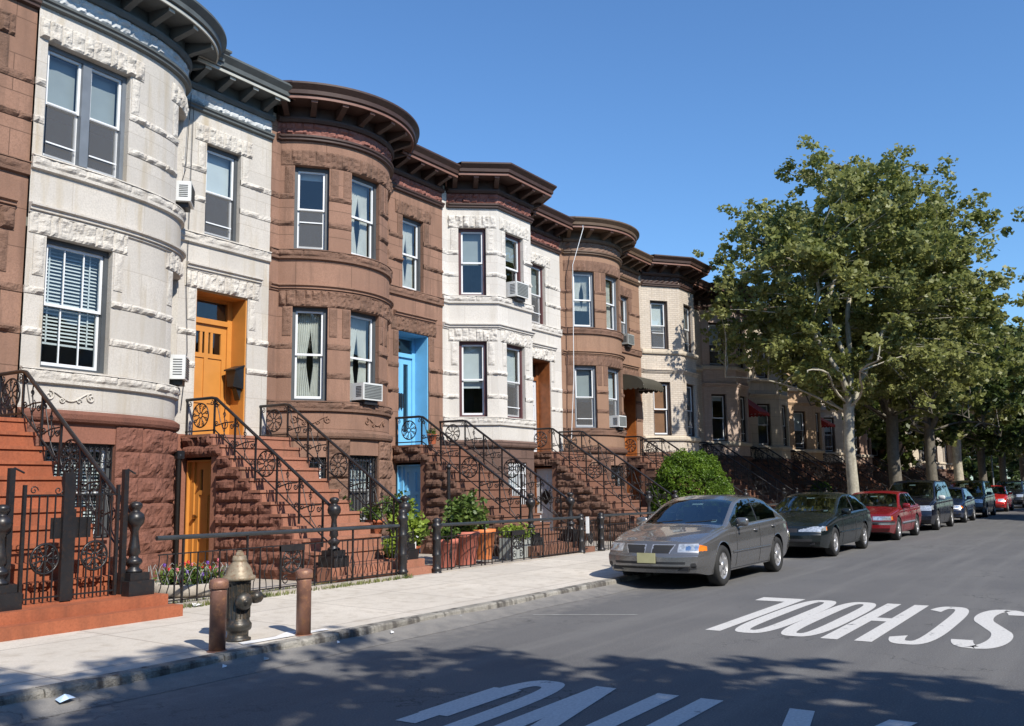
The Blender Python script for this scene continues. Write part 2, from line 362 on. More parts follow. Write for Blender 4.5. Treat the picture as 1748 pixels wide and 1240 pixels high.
def rock(mb, at, s0, s1, z0, z1, bl=.5, bh=.3, dep=.05, res=.055, seed=0, jit=.3, slope=None, lo=.012):
    """rock-faced blocks on the surface at(s)->(x,y,nx,ny)"""
    rr = random.Random(seed*77+int(s0*100)+int(z0*1000)); nrow = max(1, round((z1-z0)/bh)); H = (z1-z0)/nrow
    for r in range(nrow):
        za = z0+r*H; zb = za+H; s = s0; e = s1 if slope is None else min(s1, slope((za+zb)/2))
        if e-s < .04: continue
        first = True
        while s < e-1e-4:
            l = bl*(1+rr.uniform(-jit, jit)) * (.5+rr.random()*.5 if first and r % 2 else 1); first = False
            t = s+l
            if e-t < bl*.35: t = e
            nx_, nz_ = max(2, int((t-s)/res)), max(2, int(H/res)); k = rr.uniform(.7, 1.25)
            V = []
            for j in range(nz_+1):
                for i in range(nx_+1):
                    u, v = i/nx_, j/nz_; q = s+(t-s)*u; z = za+(zb-za)*v; x, y, ax, ay = at(q)
                    edge = min(1, min(u, 1-u)*nx_*.8, min(v, 1-v)*nz_*.8)
                    n1 = nz(q*4.3+seed, z*5.5, seed*3.1+r)+.55*nz(q*15, z*15, seed)
                    d = lo if edge <= 0 else lo+dep*k*(.62+1.05*n1)*edge
                    V.append((x+ax*max(d, .004), y+ay*max(d, .004), z))
            n = len(mb.v); mb.v += V
            for j in range(nz_):
                for i in range(nx_):
                    a = n+j*(nx_+1)+i; mb.f.append((a, a+1, a+nx_+2, a+nx_+1)); mb.uv.append(None); mb.sm.append(False)
            # sides of the block
            for (i0, j0, di, dj, cnt) in ((0, 0, 1, 0, nx_), (0, nz_, 1, 0, nx_), (0, 0, 0, 1, nz_), (nx_, 0, 0, 1, nz_)):
                for c in range(cnt):
                    p = V[(j0+dj*c)*(nx_+1)+i0+di*c]; q2 = V[(j0+dj*(c+1))*(nx_+1)+i0+di*(c+1)]
                    qa = s+(t-s)*(i0+di*c)/nx_; qb = s+(t-s)*(i0+di*(c+1))/nx_; A = at(qa); B = at(qb)
                    mb.quad(p, q2, (B[0]-B[2]*.02, B[1]-B[3]*.02, q2[2]), (A[0]-A[2]*.02, A[1]-A[3]*.02, p[2]))
            s = t
def ranges(a, b, ops, z, zb, m=.0):
    """pieces of [a,b] free of openings between z and zb"""
    cuts = sorted((o[0]-m, o[1]+m) for o in ops if o[3] > z+.01 and o[2] < zb-.01); out = []; s = a
    for c0, c1 in cuts:
        if c0 > s+.03: out.append((s, min(c0, b)))
        s = max(s, c1)
    if b > s+.03: out.append((s, b))
    return out

# ---------------------------------------------------------------- windows
def frame_T(P, s0, s1, inset):
    A = P.at(s0+1e-6); B = P.at(s1-1e-6); l = math.dist(A[:2], B[:2]); tx, ty = (B[0]-A[0])/l, (B[1]-A[1])/l
    ox, oy = A[0]-ty*inset, A[1]+tx*inset       # inward normal = (-ty, tx)
    return (lambda u, v, z: (ox+tx*u-ty*v, oy+ty*u+tx*v, z)), l
def make_window(P, o, parent, casing='casing_gray', fill='shade', cover=.5, double=False, grille=None, inset=.10, muntin=False, name='window', sash='sash'):
    s0, s1, z0, z1 = o[:4]; T, W = frame_T(P, s0, s1, inset); cw = .075
    c = MB()
    for a in ((0, z0, cw, z1), (W-cw, z0, W, z1), (cw, z1-cw, W-cw, z1), (cw, z0, W-cw, z0+.05)):
        c.box(a[0]+.001, 0, a[1]+.001, a[2]-.001, .12, a[3]-.001, T=T)
    if double: c.box(W/2-.075, -.02, z0+.05, W/2+.075, .12, z1-cw, T=T)
    wn = c.build(name, M[casing], parent)
    cover = max(0, min(1, cover+random.Random(int(s0*7+z0*3+T(0, 0, 0)[0]*5)).uniform(-.12, .12))) if .1 < cover < .95 else cover
    bays = [(cw, W/2-.075), (W/2+.075, W-cw)] if double else [(cw, W-cw)]
    zi0, zi1 = z0+.05, z1-cw; zm = (zi0+zi1)/2; fw = .042
    for a, b in bays:
        up, lo, gl = MB(), MB(), MB()
        for mb, za, zb, v in ((up, zm-.02, zi1, .035), (lo, zi0, zm+.025, .075)):
            for q in ((a, za, a+fw, zb), (b-fw, za, b, zb), (a+fw, zb-fw, b-fw, zb), (a+fw, za, b-fw, za+fw*(1.35 if mb is lo else 1))):
                mb.box(q[0], v, q[1], q[2], v+.036, q[3], T=T)
            if muntin:
                for k in (1, 2): mb.box(a+(b-a)*k/3-.01, v+.008, za+fw, a+(b-a)*k/3+.01, v+.03, zb-fw, T=T)
            g = v+.018; gl.quad(T(a+fw, g, za+fw), T(b-fw, g, za+fw), T(b-fw, g, zb-fw), T(a+fw, g, zb-fw))
        wq = random.Random(int(s0*97+z0*31+T(0, 0, 0)[0]*13)).random()
        if wq < .7 and cover < .97 and fill not in ('slats', 'curtain'):
            sc_ = MB(); sc_.quad(T(a+fw, .03, zi0+.03), T(b-fw, .03, zi0+.03), T(b-fw, .03, zm), T(a+fw, .03, zm)); sc_.build('insect_screen', M['screen'], wn); sr = MB(); zr_ = zi0+.03+(zm-zi0)*random.Random(int(z0*17+s0*53)).choice((.22, .3, .62)); sr.box(a+fw, .012, zr_, b-fw, .027, zr_+.022, T=T); sr.build('storm_rail', M[sash], wn)
        us = up.build('sash', M[sash], wn); lo.build('sash', M[sash], wn); gl.build('glass_pane', M['glass'], wn)
        f = MB(); v = .17; zc = zi1-(zi1-zi0)*cover
        if fill in ('shade', 'shade_gray', 'wood_blind'):
            f.box(a+.01, v, zc, b-.01, v+.006, zi1-.01, T=T); f.box(a+.01, v-.008, zc-.02, b-.01, v+.012, zc, T=T); f.build('roller_blind', M[fill], wn)
        elif fill == 'slats':
            n = int((zi1-zc)/.055)
            for k in range(n):
                z = zi1-.03-k*.055; f.mesh([T(a+.01, v-.02, z-.016), T(b-.01, v-.02, z-.016), T(b-.01, v+.02, z+.022), T(a+.01, v+.02, z+.022)], [(0, 1, 2, 3)])
            for k in (.15, .85): f.box(a+(b-a)*k-.012, v-.024, zc, a+(b-a)*k+.012, v-.021, zi1, T=T)
            f.box(a+.01, v-.02, zc-.03, b-.01, v+.02, zc, T=T); f.build('venetian_blind', M['slat'], wn)
        elif fill == 'curtain':
            for sgn in (0, 1):
                n = 40; ww = (b-a)*(.56 if sgn == 0 else .42); V = []
                for j in range(9):
                    z = zi1-.03-(zi1-zi0-.06)*j/8*min(1, cover+.2); pinch = 1-.3*math.exp(-((j-4.6)/2.2)**2)
                    for i in range(n+1):
                        u = i/n; x = (a+.02+u*ww*pinch) if sgn == 0 else (b-.02-u*ww*pinch)
                        V.append(T(x, v+.02+.018*math.sin(u*44+j*.3), z))
                f.mesh(V, [(j*(n+1)+i, j*(n+1)+i+1, (j+1)*(n+1)+i+1, (j+1)*(n+1)+i) for j in range(8) for i in range(n)], True)
            f.build('curtain', M['curtain'], wn)
    if grille:
        g = MB(); n = int(W/.105)
        for k in range(n+1):
            u = .03+(W-.06)*k/n; g.box(u-.008, -.075, z0+.03, u+.008, -.059, z1-.03, T=T)
        for z in (z0+.06, (z0+z1)/2, z1-.28): g.box(.02, -.078, z-.01, W-.02, -.056, z+.01, T=T)
        for k in range(n):
            u = .03+(W-.06)*(k+.5)/n; pts = [T(u+.04*math.cos(q*.52), -.067, z1-.155+.1*math.sin(q*.52)) for q in range(13)]; g.tube(pts, .006, 4, False)
        g.build('window_grille', M[grille], wn)
    return wn, T, W
# ---------------------------------------------------------------- doors
def make_door(P, o, parent, style, frame='orange', depth=.42, transom=.5):
    s0, s1, z0, z1 = o[:4]; T, W = frame_T(P, s0, s1, 0)
    f = MB(); fw = .11
    # deep jamb linings and head
    f.box(.002, .03, z0, .03, depth+.1, z1-.002, T=T); f.box(W-.03, .03, z0, W-.002, depth+.1, z1-.002, T=T); f.box(.03, .03, z1-.03, W-.03, depth+.1, z1-.002, T=T)
    d = depth; zt = z1-.03
    f.box(.03, d, z0, .03+fw, d+.08, zt, T=T); f.box(W-.03-fw, d, z0, W-.03, d+.08, zt, T=T)
    if transom:
        f.box(.03+fw, d-.02, zt-transom-.1, W-.03-fw, d+.08, zt-transom, T=T); f.box(.03+fw, d+.02, zt-.06, W-.03-fw, d+.08, zt, T=T)
    fr = f.build('door_frame', M[frame], parent)
    a, b = .03+fw, W-.03-fw; top = zt-transom-.1 if transom else zt
    if transom:
        g = MB(); g.quad(T(a, d+.04, top+.1), T(b, d+.04, top+.1), T(b, d+.04, zt-.06), T(a, d+.04, zt-.06)); g.build('transom_pane', M['glass'], fr)
    v = d+.03; D = MB(); G = MB(); mats = {'six': 'orange', 'double': 'blue', 'white': 'whitedoor', 'wooddouble': 'wood_orange', 'wood': 'wood', 'blue6': 'blue', 'diamond': 'whitedoor'}
    leaves = [(a, b)] if style in ('six', 'white', 'blue6', 'wood', 'diamond') else [(a, (a+b)/2-.004), ((a+b)/2+.004, b)]
    for la, lb in leaves:
        w_ = lb-la; H = top-z0-.01
        if style in ('double', 'wooddouble'):
            st = .13
            D.box(la, v, z0+.01, la+st, v+.045, top, T=T); D.box(lb-st, v, z0+.01, lb, v+.045, top, T=T)
            for q in ((z0+.01, z0+.36), (top-.16, top)): D.box(la+st, v, q[0], lb-st, v+.045, q[1], T=T)
            g = v+.02; G.quad(T(la+st, g, z0+.36), T(lb-st, g, z0+.36), T(lb-st, g, top-.16), T(la+st, g, top-.16))
        else:
            D.box(la, v+.02, z0+.01, lb, v+.045, top, T=T) if style not in ('six',) else None
            cols = [(la, la+.1), (la+w_/2-.045, la+w_/2+.045), (lb-.1, lb)]
            rows = [(0, .12), (.36, .42), (.66, .71), (.93, 1)] if style != 'six' else [(0, .1), (.30, .35), (.70, .74), (.93, 1)]
            for q in cols: D.box(q[0], v, z0+.01, q[1], v+.02, top, T=T)
            for r0, r1 in rows:
                for k in (0, 1): D.box(cols[k][1], v, z0+.01+H*r0, cols[k+1][0], v+.02, z0+.01+H*r1, T=T)
            if style == 'six':
                zt_ = z0+.01+H*.74
                D.box(la, v+.02, z0+.01, lb, v+.045, zt_, T=T)
                for k in range(4):
                    u = la+.1+(w_-.2)*k/3; D.box(u-.03, v+.003, zt_, u+.03, v+.04, z0+.01+H*.93, T=T)
                D.box(la, v+.02, z0+.01+H*.93, lb, v+.045, top, T=T); D.box(la, v+.02, zt_, la+.1, v+.045, z0+.01+H*.93, T=T); D.box(lb-.1, v+.02, zt_, lb, v+.045, z0+.01+H*.93, T=T)
                G.quad(T(la+.1, v+.03, zt_), T(lb-.1, v+.03, zt_), T(lb-.1, v+.03, z0+.01+H*.93), T(la+.1, v+.03, z0+.01+H*.93))
            if style in ('white', 'diamond'):
                zc = z0+H*(.6 if style == 'diamond' else .82); r = .2 if style == 'diamond' else .12
                G.poly([T(la+w_/2+r*math.cos(q), v-.006, zc+r*1.15*math.sin(q)) for q in (0, 1.5708, 3.14159, 4.712)])
    dr = D.build('door', M[mats[style]], parent)
    G.build('glass_pane', M['glass'] if style not in ('diamond', 'white') else M['black'], dr)
    h = MB()
    if style == 'double':
        for sg in (-1, 1):
            u = (a+b)/2+sg*.05; h.tube([T(u, v-.06, z0+.95), T(u, v-.06, z0+1.3)], .016); h.box(u-.022, v-.02, z0+.93, u+.022, v, z0+1.32, T=T)
        h.build('handle', M['black'], dr)
    else:
        u = a+.07; h.tube([T(u, v, z0+1.0), T(u, v-.05, z0+1.0)], .02); h.tube([T(u, v-.045, z0+1.0), T(u, v-.085, z0+1.0)], .035, 8); h.build('handle', M['brass'], dr)
    return fr, T, W
# ---------------------------------------------------------------- iron work
def spiral(c, r, turns, a0, plane, n=22, sgn=1):
    return [plane(c[0]+r*(1-.82*k/n)*math.cos(a0+sgn*turns*2*math.pi*k/n), c[1]+r*(1-.82*k/n)*math.sin(a0+sgn*turns*2*math.pi*k/n)) for k in range(n+1)]
def medallion(mb, c, r, plane, sx=1):
    ring = lambda q, n=24: [plane(c[0]+q*sx*math.cos(2*math.pi*k/n), c[1]+q*math.sin(2*math.pi*k/n)) for k in range(n+1)]
    mb.tube(ring(r), .014, 4, False); mb.tube(ring(r*.22, 10), .012, 4, False)
    for k in range(9):
        q = 2*math.pi*k/9; ca, sa = math.cos(q), math.sin(q)
        mb.tube([plane(c[0]+sx*r*.2*ca, c[1]+r*.2*sa), plane(c[0]+sx*r*.62*ca, c[1]+r*.62*sa)], .011, 4, False)
        mb.tube(spiral((c[0]+sx*r*.78*math.cos(q+.12), c[1]+r*.78*math.sin(q+.12)), r*.19, 1.2, q+3.1, plane, 10), .010, 4, False)
def newel_profile(h, r=.1):
    return [(r*x, h*z) for x, z in ((1.0, 0), (1.0, .03), (.62, .06), (.62, .09), (.85, .12), (.98, .15), (.85, .185), (.5, .21), (.5, .24), (.72, .27), (.62, .36), (.46, .48), (.4, .58), (.5, .6), (.5, .62), (.74, .66), (1.0, .70), (1.08, .76), (.95, .82), (.6, .85), (.42, .87), (.6, .90), (.78, .935), (.72, .97), (.4, .995), (.05, 1.0))]
def newel(x, y, z0, top, parent, mat='iron', name='newel_post'):
    nb = MB(); nb.lathe(newel_profile(top-z0-.26), x, y, z0+.26, 14)
    nb.box(x-.17, y-.17, z0, x+.17, y+.17, z0+.17); nb.box(x-.13, y-.13, z0+.17, x+.13, y+.13, z0+.26)
    return nb.build(name, M[mat], parent)
def stair_rail(x, yt, yl, yb, ztop, zland, label, group, zb0=.43, mat='iron'):
    """railing in the plane X=x : level from facade yt to landing edge yl, then down to the newel at yb"""
    t = thing('stoop_railing', label, 'stair railing', (x, yb, zb0), group)
    zn = 1.5; z1 = zn-.12
    pl = lambda y, z: (x, y, z)
    lower = .58
    h = MB(); h.tube([pl(yt, ztop), pl(yl+.1, ztop), pl(yl-.02, ztop-.02), pl(yb+.08, z1)], .028, 8); h.build('handrail', M['iron'], t)
    slope = (ztop-.02-z1)/(yl-.02-yb-.08)
    zr = lambda y: ztop if y >= yl else ztop-.02-(yl-y)*slope
    g = MB(); ys = [yt-.03, yl+.02]; n = 5
    for k in range(1, n+1): ys.append(yl-(yl-yb-.25)*k/n)
    for y in ys: g.box(x-.014, y-.014, zr(y)-lower-.17, x+.014, y+.014, zr(y))
    g.box(x-.014, yl, ztop-lower-.012, x+.014, yt, ztop-lower+.012)
    g.tube([pl(yl, ztop-lower), pl(yb+.15, zr(yb+.15)-lower)], .013, 5)
    g.build('bars', M[mat], t)
    sc = MB(); cx = (yt+yl)/2; medallion(sc, (cx, ztop-lower/2-.01), .215, pl)
    for q in ((yt-.1, ztop-.09), (yl+.1, ztop-.09)): sc.tube(spiral(q, .05, 1.2, 1.5, pl, 12), .0095, 4, False)
    for k in range(1, n+1):
        ya, yb_ = ys[k], ys[k+1]; ym = (ya+yb_)/2; zm = zr(ym)-lower/2
        if k == 3: medallion(sc, (ym, zm), .215, pl); continue
        # diagonal C and S scrolls
        sc.tube([pl(ya-.03, zr(ya)-lower+.07), pl(ym, zm+.02), pl(yb_+.05, zr(yb_)-.08)], .0115, 4, False)
        sc.tube(spiral((ya-.06, zr(ya)-lower+.10), .055, 1.3, 0, pl, 14), .0115, 4, False)
        sc.tube(spiral((yb_+.09, zr(yb_)-.15), .055, 1.3, 2.4, pl, 14), .0115, 4, False)
        sc.tube(spiral((ya-.07, zr(ya)-.14), .05, 1.3, 1.6, pl, 14, -1), .0105, 4, False)
        sc.tube(spiral((yb_+.07, zr(yb_)-lower+.13), .05, 1.3, 4, pl, 14, -1), .0105, 4, False)
        sc.tube(spiral((ym, zm-.02), .09, 1.4, 2, pl, 16), .010, 4, False); sc.tube(spiral((ym+.02, zm+.17), .05, 1.2, 5, pl, 12, -1), .009, 4, False)
        sc.tube([pl(ya-.04, zr(ya)-.06), pl(ya-.16, zm+.06), pl(ym-.02, zr(ym)-lower+.08), pl(yb_+.04, zr(yb_)-lower+.03)], .010, 4, False)
        # twisted bar
        sc.tube([pl(ym+.06*math.sin(j*.9)*.25, zr(ym)-.02-(lower-.02)*j/10) for j in range(11)], .0105, 4, False)
    sc.build('scrollwork', M[mat], t)
    newel(x, yb, zb0, zn+.02, t)
    return t
def iron_fence(x0, x1, y, zb, ztop, label, panels=(), group='front garden fences', end=None, wavy=True, thick=True, zr=None):
    t = thing('iron_fence', label, 'fence', (x0, y, zb), group)
    h = MB(); h.tube([(x0, y, ztop), (x1, y, ztop-.03)], .03 if thick else .02, 8); h.build('handrail', M['iron_gray'], t)
    zm = ztop-.2 if thick else ztop-.09; b = MB()
    b.box(x0+.03, y-.008, zm-.014, x1, y+.008, zm+.002); b.box(x0+.03, y-.012, zb+.07, x1, y+.012, zb+.085)
    n = int((x1-x0)/.118); k = 0
    while k <= n:
        x = x0+.05+(x1-x0-.1)*k/n; k += 1
        if any(p-.02 < x < p+.5 for p in panels): continue
        if wavy and k % 3:
            sg = 1 if (k % 6) < 3 else -1
            pts = [(x+.042*sg*math.exp(-((q/10-.38)/.13)**2)-.02*sg*math.exp(-((q/10-.66)/.1)**2), y, zb+.07+(zm-zb-.07)*q/10) for q in range(11)]
            b.tube(pts, .0085, 4, False)
        else: b.box(x-.008, y-.008, zb+.0, x+.008, y+.008, zm)
        if k % 9 == 4:
            b.box(x-.012, y-.012, zb-.02, x+.012, y+.012, ztop-.01)
            for sg in (1,): b.tube([(x-.06, y, zb+.3), (x, y, zb+.5), (x+.02, y, zm)], .01, 4, False)
    b.build('bars', M['iron'], t)
    for p in panels:
        q = MB(); pl = lambda u, z: (u, y, z)
        q.box(p, y-.012, zb+.05, p+.02, y+.012, zm); q.box(p+.44, y-.012, zb+.05, p+.46, y+.012, zm)
        q.box(p, y-.02, zm-.09, p+.46, y+.02, zm-.005)
        medallion(q, (p+.23, zb+.44), .17, pl)
        for a, c, r in ((p+.11, zb+.17, .07), (p+.35, zb+.17, .07), (p+.08, zb+.32, .05), (p+.38, zb+.32, .05)):
            q.tube(spiral((a, c), r, 1.3, 1.2 if a < p+.2 else 2.0, pl, 14, 1 if a < p+.2 else -1), .01, 4, False)
        q.build('scroll_panel', M['iron'], t)
    return t
# ---------------------------------------------------------------- row houses
def scroll_relief(mb, P, sc, z, w=.55, h=.13):
    def pl(u, v):
        x, y, nx, ny = P.at(sc+u); return (x+nx*.012, y+ny*.012, z+v)
    for sg in (-1, 1):
        mb.tube(spiral((sg*w*.62, 0), h*.62, 1.3, 1.6 if sg > 0 else 1.5, pl, 16, sg), .014, 4, False)
        mb.tube([pl(sg*w*(.62-.62*k/8), h*.55*math.cos(k/8*3.1)) for k in range(9)], .014, 4, False)
        mb.tube(spiral((sg*w*.25, -h*.45), h*.35, 1.2, 0, pl, 12, sg), .012, 4, False)
def row_house(label, pts, bay_end, pal, wins, doors, stoop=None, det=1, zs=None, flatc=True, yback=24, reliefs=(), base_w=(), hood=None, yf=YF, nobay_corn=False):
    P = Path(pts); x0, x1 = P.p[0][0], P.p[-1][0]
    t = thing('row_house', label, 'house', (x0, yf, .2), 'row houses along the street')
    g = lambda X: P.L-(x1-X)                       # arc length of a point of the flat bay
    be = bay_end                                   # arc length where the projecting bay ends
    ops = [w[0] for w in wins]+[d[0] for d in doors]; bops = [b[0] for b in base_w]
    W_, RK, BS = pal['wall'], pal['rock'], pal['base']
    res = .043 if det >= 1 else .14
    # basement
    b = MB(); wall(b, P, .12, 2.68, bops+[d[0] for d in doors]); b.build('basement_wall', M[pal.get('baseflat', BS)], t)
    if pal.get('rockbase', True):
        b = MB()
        zz = [.25+.405*k for k in range(7)]
        for za, zb in zip(zz, zz[1:]):
            for r0, r1 in ranges(0, be, bops, za, zb, .0): rock(b, P.at, r0, r1, za, zb-.004, .62, .405, .05, res, seed=int(x0), lo=.02)
        b.build('rock_faced_blocks', M[BS], t)
    b = MB(); sweep(b, P, [(0, 2.66), (.07, 2.69), (.09, 2.73), (.09, 2.80), (.05, 2.83), (0, 2.86)], 0, be); b.build('water_table', M[pal.get('wt', BS)], t)
    # upper wall
    b = MB(); wall(b, P, 2.68, 9.36, ops); b.build('wall', M[W_], t)
    if pal.get('rough', True):
        for za, zb in ((3.92, 4.03), (4.52, 4.63), (7.1, 7.21), (7.68, 7.79)):
            for r0, r1 in ranges(0, P.L, ops, za, zb, .0): b = MB(); rock(b, P.at, r0, r1, za, zb, .5, .2, .055, res*.8, seed=int(x0)+3); b.build('rough_band', M[RK], t)
        # quoin-like blocks beside the windows
        for o in ops:
            for zq in (.0,):
                for sg in (0, 1):
                    a, c = (o[0]-.2, o[0]-.03) if sg == 0 else (o[1]+.03, o[1]+.2)
                    if a > .02 and c < P.L-.02 and o[3]-o[2] > 1.5: b = MB(); rock(b, P.at, a, c, o[3]-.62, o[3]-.02, .3, .6, .02, res*.8, seed=int(x0)+9); b.build('quoin', M[RK], t)
        for o in ops: b = MB(); rock(b, P.at, max(.02, o[0]-.28), min(P.L-.02, o[1]+.28), o[3]+.003, o[3]+.33, .17, .33, .05, res*.7, seed=int(x0)+5, jit=.32); b.build('lintel', M[RK], t)
    # sills
    for z, a, c in ((3.27, 0, be), (6.42, 0, be), (6.3, be+.02, P.L)):
        b = MB()
        if pal.get('rough', True): 
            sweep(b, P, [(0, z-.05), (.055, z-.03), (.055, z+.02), (0, z+.03)], a, c)
            for r0, r1 in ((a, c),): rock(b, lambda s, P=P: (lambda q: (q[0]+q[2]*.04, q[1]+q[3]*.04, q[2], q[3]))(P.at(s)), r0+.001, r1-.001, z+.02, z+.16, .9, .2, .035, res*.8, seed=int(x0)+7)
            sweep(b, P, [(0, z+.15), (.075, z+.15), (.07, z+.168), (0, z+.18)], a, c)
        else: sweep(b, P, [(0, z), (.07, z), (.09, z+.05), (.09, z+.13), (0, z+.17)], a, c)
        b.build('sill_course', M[RK], t)
    b = MB()
    pr = lambda z: [(0, z-.02), (.03, z), (.03, z+.03), (.06, z+.04), (.06, z+.08), (.10, z+.10), (.10, z+.13), (0, z+.15)]
    sweep(b, P, pr(5.72), 0, be); b.build('string_course', M[W_], t)
    if hood: b = MB(); sweep(b, P, pr(hood[2]), g(hood[0]), g(hood[1])); b.build('door_hood', M[W_], t)
    for sc in reliefs:
        b = MB(); scroll_relief(b, P, sc, 3.06); b.build('carved_panel', M[W_], t)
    # cornice
    C, FZ = pal['corn'], pal['frieze']
    def corn(a, c, k, dz, ext):
        Q = P.part(a, c); b = MB()
        sweep(b, Q, [(0, 8.92+dz), (.07, 8.94+dz), (.07, 8.98+dz), (.10, 9.0+dz), (.10, 9.04+dz), (0, 9.06+dz)]); b.build('frieze_moulding', M[C], t); b = MB()
        sweep(b, Q, [(0, 9.32+dz), (.07, 9.32+dz), (.10, 9.38+dz), (.10, 9.42+dz), (.03, 9.44+dz), (.03, 9.69+dz), (0, 9.69+dz)])
        sweep(b, Q, [(0, 9.66+dz), (.60*k, 9.66+dz), (.60*k, 9.72+dz), (.66*k, 9.73+dz), (.67*k, 9.81+dz), (.73*k, 9.87+dz), (.77*k, 9.91+dz), (.77*k, 9.95+dz), (0, 10.0+dz)], ext=ext)
        o = b.build('cornice', M[C], t)
        fm = M['fillet_gray' if C == 'corn_gray' else 'fillet_brown']; fl_ = MB(); sweep(fl_, Q, [(.585*k, 9.645+dz), (.615*k, 9.645+dz), (.615*k, 9.70+dz), (.585*k, 9.70+dz)]); fl_.build('cornice_fillet', fm, o)
        n = max(2, int(Q.L/.52))
        for i in range(n):
            br = MB(); x, y, nx, ny = Q.at(Q.L*(i+.5)/n); tx, ty = -ny, nx
            def T(u, v, z): return (x+tx*u+nx*v, y+ty*u+ny*v, z)
            w2 = .06; prof = [(.03, 9.44), (.10, 9.44), (.16, 9.47), (.40*k, 9.54), (.54*k, 9.59), (.54*k, 9.655), (.03, 9.655)]
            vs = [T(-w2, a_, z+dz) for a_, z in prof]+[T(w2, a_, z+dz) for a_, z in prof]; q = len(prof)
            br.mesh(vs, [tuple(range(q)), tuple(reversed(range(q, 2*q)))]+[(i2, i2+q, (i2+1) % q+q, (i2+1) % q) for i2 in range(q)]); br.build('bracket', M[C], o); bc = MB(); bc.mesh([T(u, v, z+dz) for z in (9.595, 9.66) for v in (.541*k, .56*k) for u in (-.065, .065)], [(0, 2, 3, 1), (4, 5, 7, 6), (0, 1, 5, 4), (2, 6, 7, 3), (0, 4, 6, 2), (1, 3, 7, 5)]); bc.build('bracket_lit_end', fm, o)  # paler blocks on the bracket ends: sunlight on their faces put in as colour
        f = MB(); rock(f, Q.at, .03, Q.L-.03, 9.06+dz, 9.33+dz, .22, .135, .055, .035 if det >= 1 else .1, seed=int(x0)+2); f.build('frieze', M[FZ], o)
    if not nobay_corn: corn(0.0 if pal.get('cfull') else pal.get('c0', .12), be+.02, .9, 0, 0)
    corn(be+.02, P.L, .84, -.07, 0)
    # shell: party walls, floors, roof
    b = MB(); y0 = yf+.02
    for xa in (x0+.02, x1-.14): b.box(xa, y0+.01, .2, xa+.12, yback, 9.5)
    b.box(x0+.15, yback-.2, .2, x1-.15, yback-.05, 9.5)
    b.box(x0+.15, y0+.3, 2.5, x1-.15, yback-.2, 2.62); b.box(x0+.15, y0+.3, 5.95, x1-.15, yback-.2, 6.1)
    b.box(x0+.15, y0+3.2, .2, x1-.15, y0+3.3, 9.5)
    b.build('inner_wall', M['room'], t)
    b = MB(); top = offs(P, .02); b.poly([(x, y, 9.9) for x, y in top]+[(x1, yback, 9.9), (x0, yback, 9.9)]); 
    b.poly([(x, y, 9.1) for x, y in offs(P, -.05)]+[(x1, yback, 9.1), (x0, yback, 9.1)])
    b.quad((x0, y0, 9.5), (x0, yback, 9.5), (x0, yback, 9.9), (x0, y0, 9.9)); b.quad((x1, y0, 9.5), (x1, yback, 9.5), (x1, yback, 9.9), (x1, y0, 9.9))
    b.build('roof', M['roof'], t)
    for w in wins: make_window(P, w[0], t, **w[1])
    for w in base_w: make_window(P, w[0], t, **w[1])
    for d in doors: make_door(P, d[0], t, **d[1])
    if stoop:
        a, c = stoop['x']; yl, yb = stoop.get('yl', 13.5), stoop.get('yb', 10.68); n = 11; dy = (yl-yb)/n; yw = yf; zl = 2.65
        s = MB(); und = stoop.get('door') is not None
        s.box(a+.02, yl+.0, 2.25 if und else .15, c, yw-.002, zl-.05); s.box(a-.03, yl-.02, zl-.05, c+.02, yw-.003, zl)
        if und: s.box(c-.12, yl, .15, c-.001, yw-.004, 2.25); s.box(a+.5, yl, .15, c-.13, yl+.1, 2.25)
        for k in range(1, n+1):
            z = zl-.2*k; s.box(a+.02, yl-dy*k, .15, c-.005-.0005*k, yl-dy*(k-1)+(.0 if k > 1 else -.001), z-.045)
            s.box(a-.02, yl-dy*k-.025, z-.045, c+.015, yl-dy*(k-1)-.001, z)
        y2 = yl-dy*n
        s.box(a-.2, y2-.3, .15, c+.2, y2-.001, .43); s.box(a-.26, y2-.5, .15, c+.26, y2-.301, .31)
        so_ = s.build('stoop', M[stoop['mat']], t)
        r = MB(); at = lambda q: (a+.02, yw-q, -1, 0)
        sl = lambda z: (yw-yl)+dy*((zl-z-.1)/.2)
        if und:
            for zi in range(13):
                za = .25+.2*zi-.2*0; zb = za+.2
                if zb > 2.66: break
                st = .96 if za < 2.1 else .02
                rock(r, at, st, yw-yb, za, zb-.003, .55, .2, .075 if det >= 1 else .05, res, seed=int(x0)+11+zi, slope=lambda z: (yw-yl)+dy*max(0, (zl-z-.1)/.2+.0))
        else:
            for zi in range(12):
                za = .25+.2*zi; zb = za+.2
                if zb > 2.66: break
                rock(r, at, .02, yw-yb, za, zb-.003, .55, .2, .06, res, seed=int(x0)+11+zi, slope=lambda z: (yw-yl)+dy*max(0, (zl-z-.1)/.2))
        r.build('side_wall', M[stoop['rock']], so_)
        if und:
            Q = Path([(a+.06, yw-.05), (a+.06, yw-.93)])
            D = make_door(Q, (0, .88, .2, 2.2), t, style=stoop['door'], frame=stoop['dframe'], depth=.09, transom=0)
    return t, P
def flat_pts(x0, xa, xb, d, x1, kind='round'):
    if kind == 'round': return [(x0, YF)]+arcpts(xa, xb, d)+[(x1, YF)]
    return [(x0, YF), (xa, YF), (xa+.8, YF-d), (xb-.8, YF-d), (xb, YF), (x1, YF)]
G = 'stoop railings'
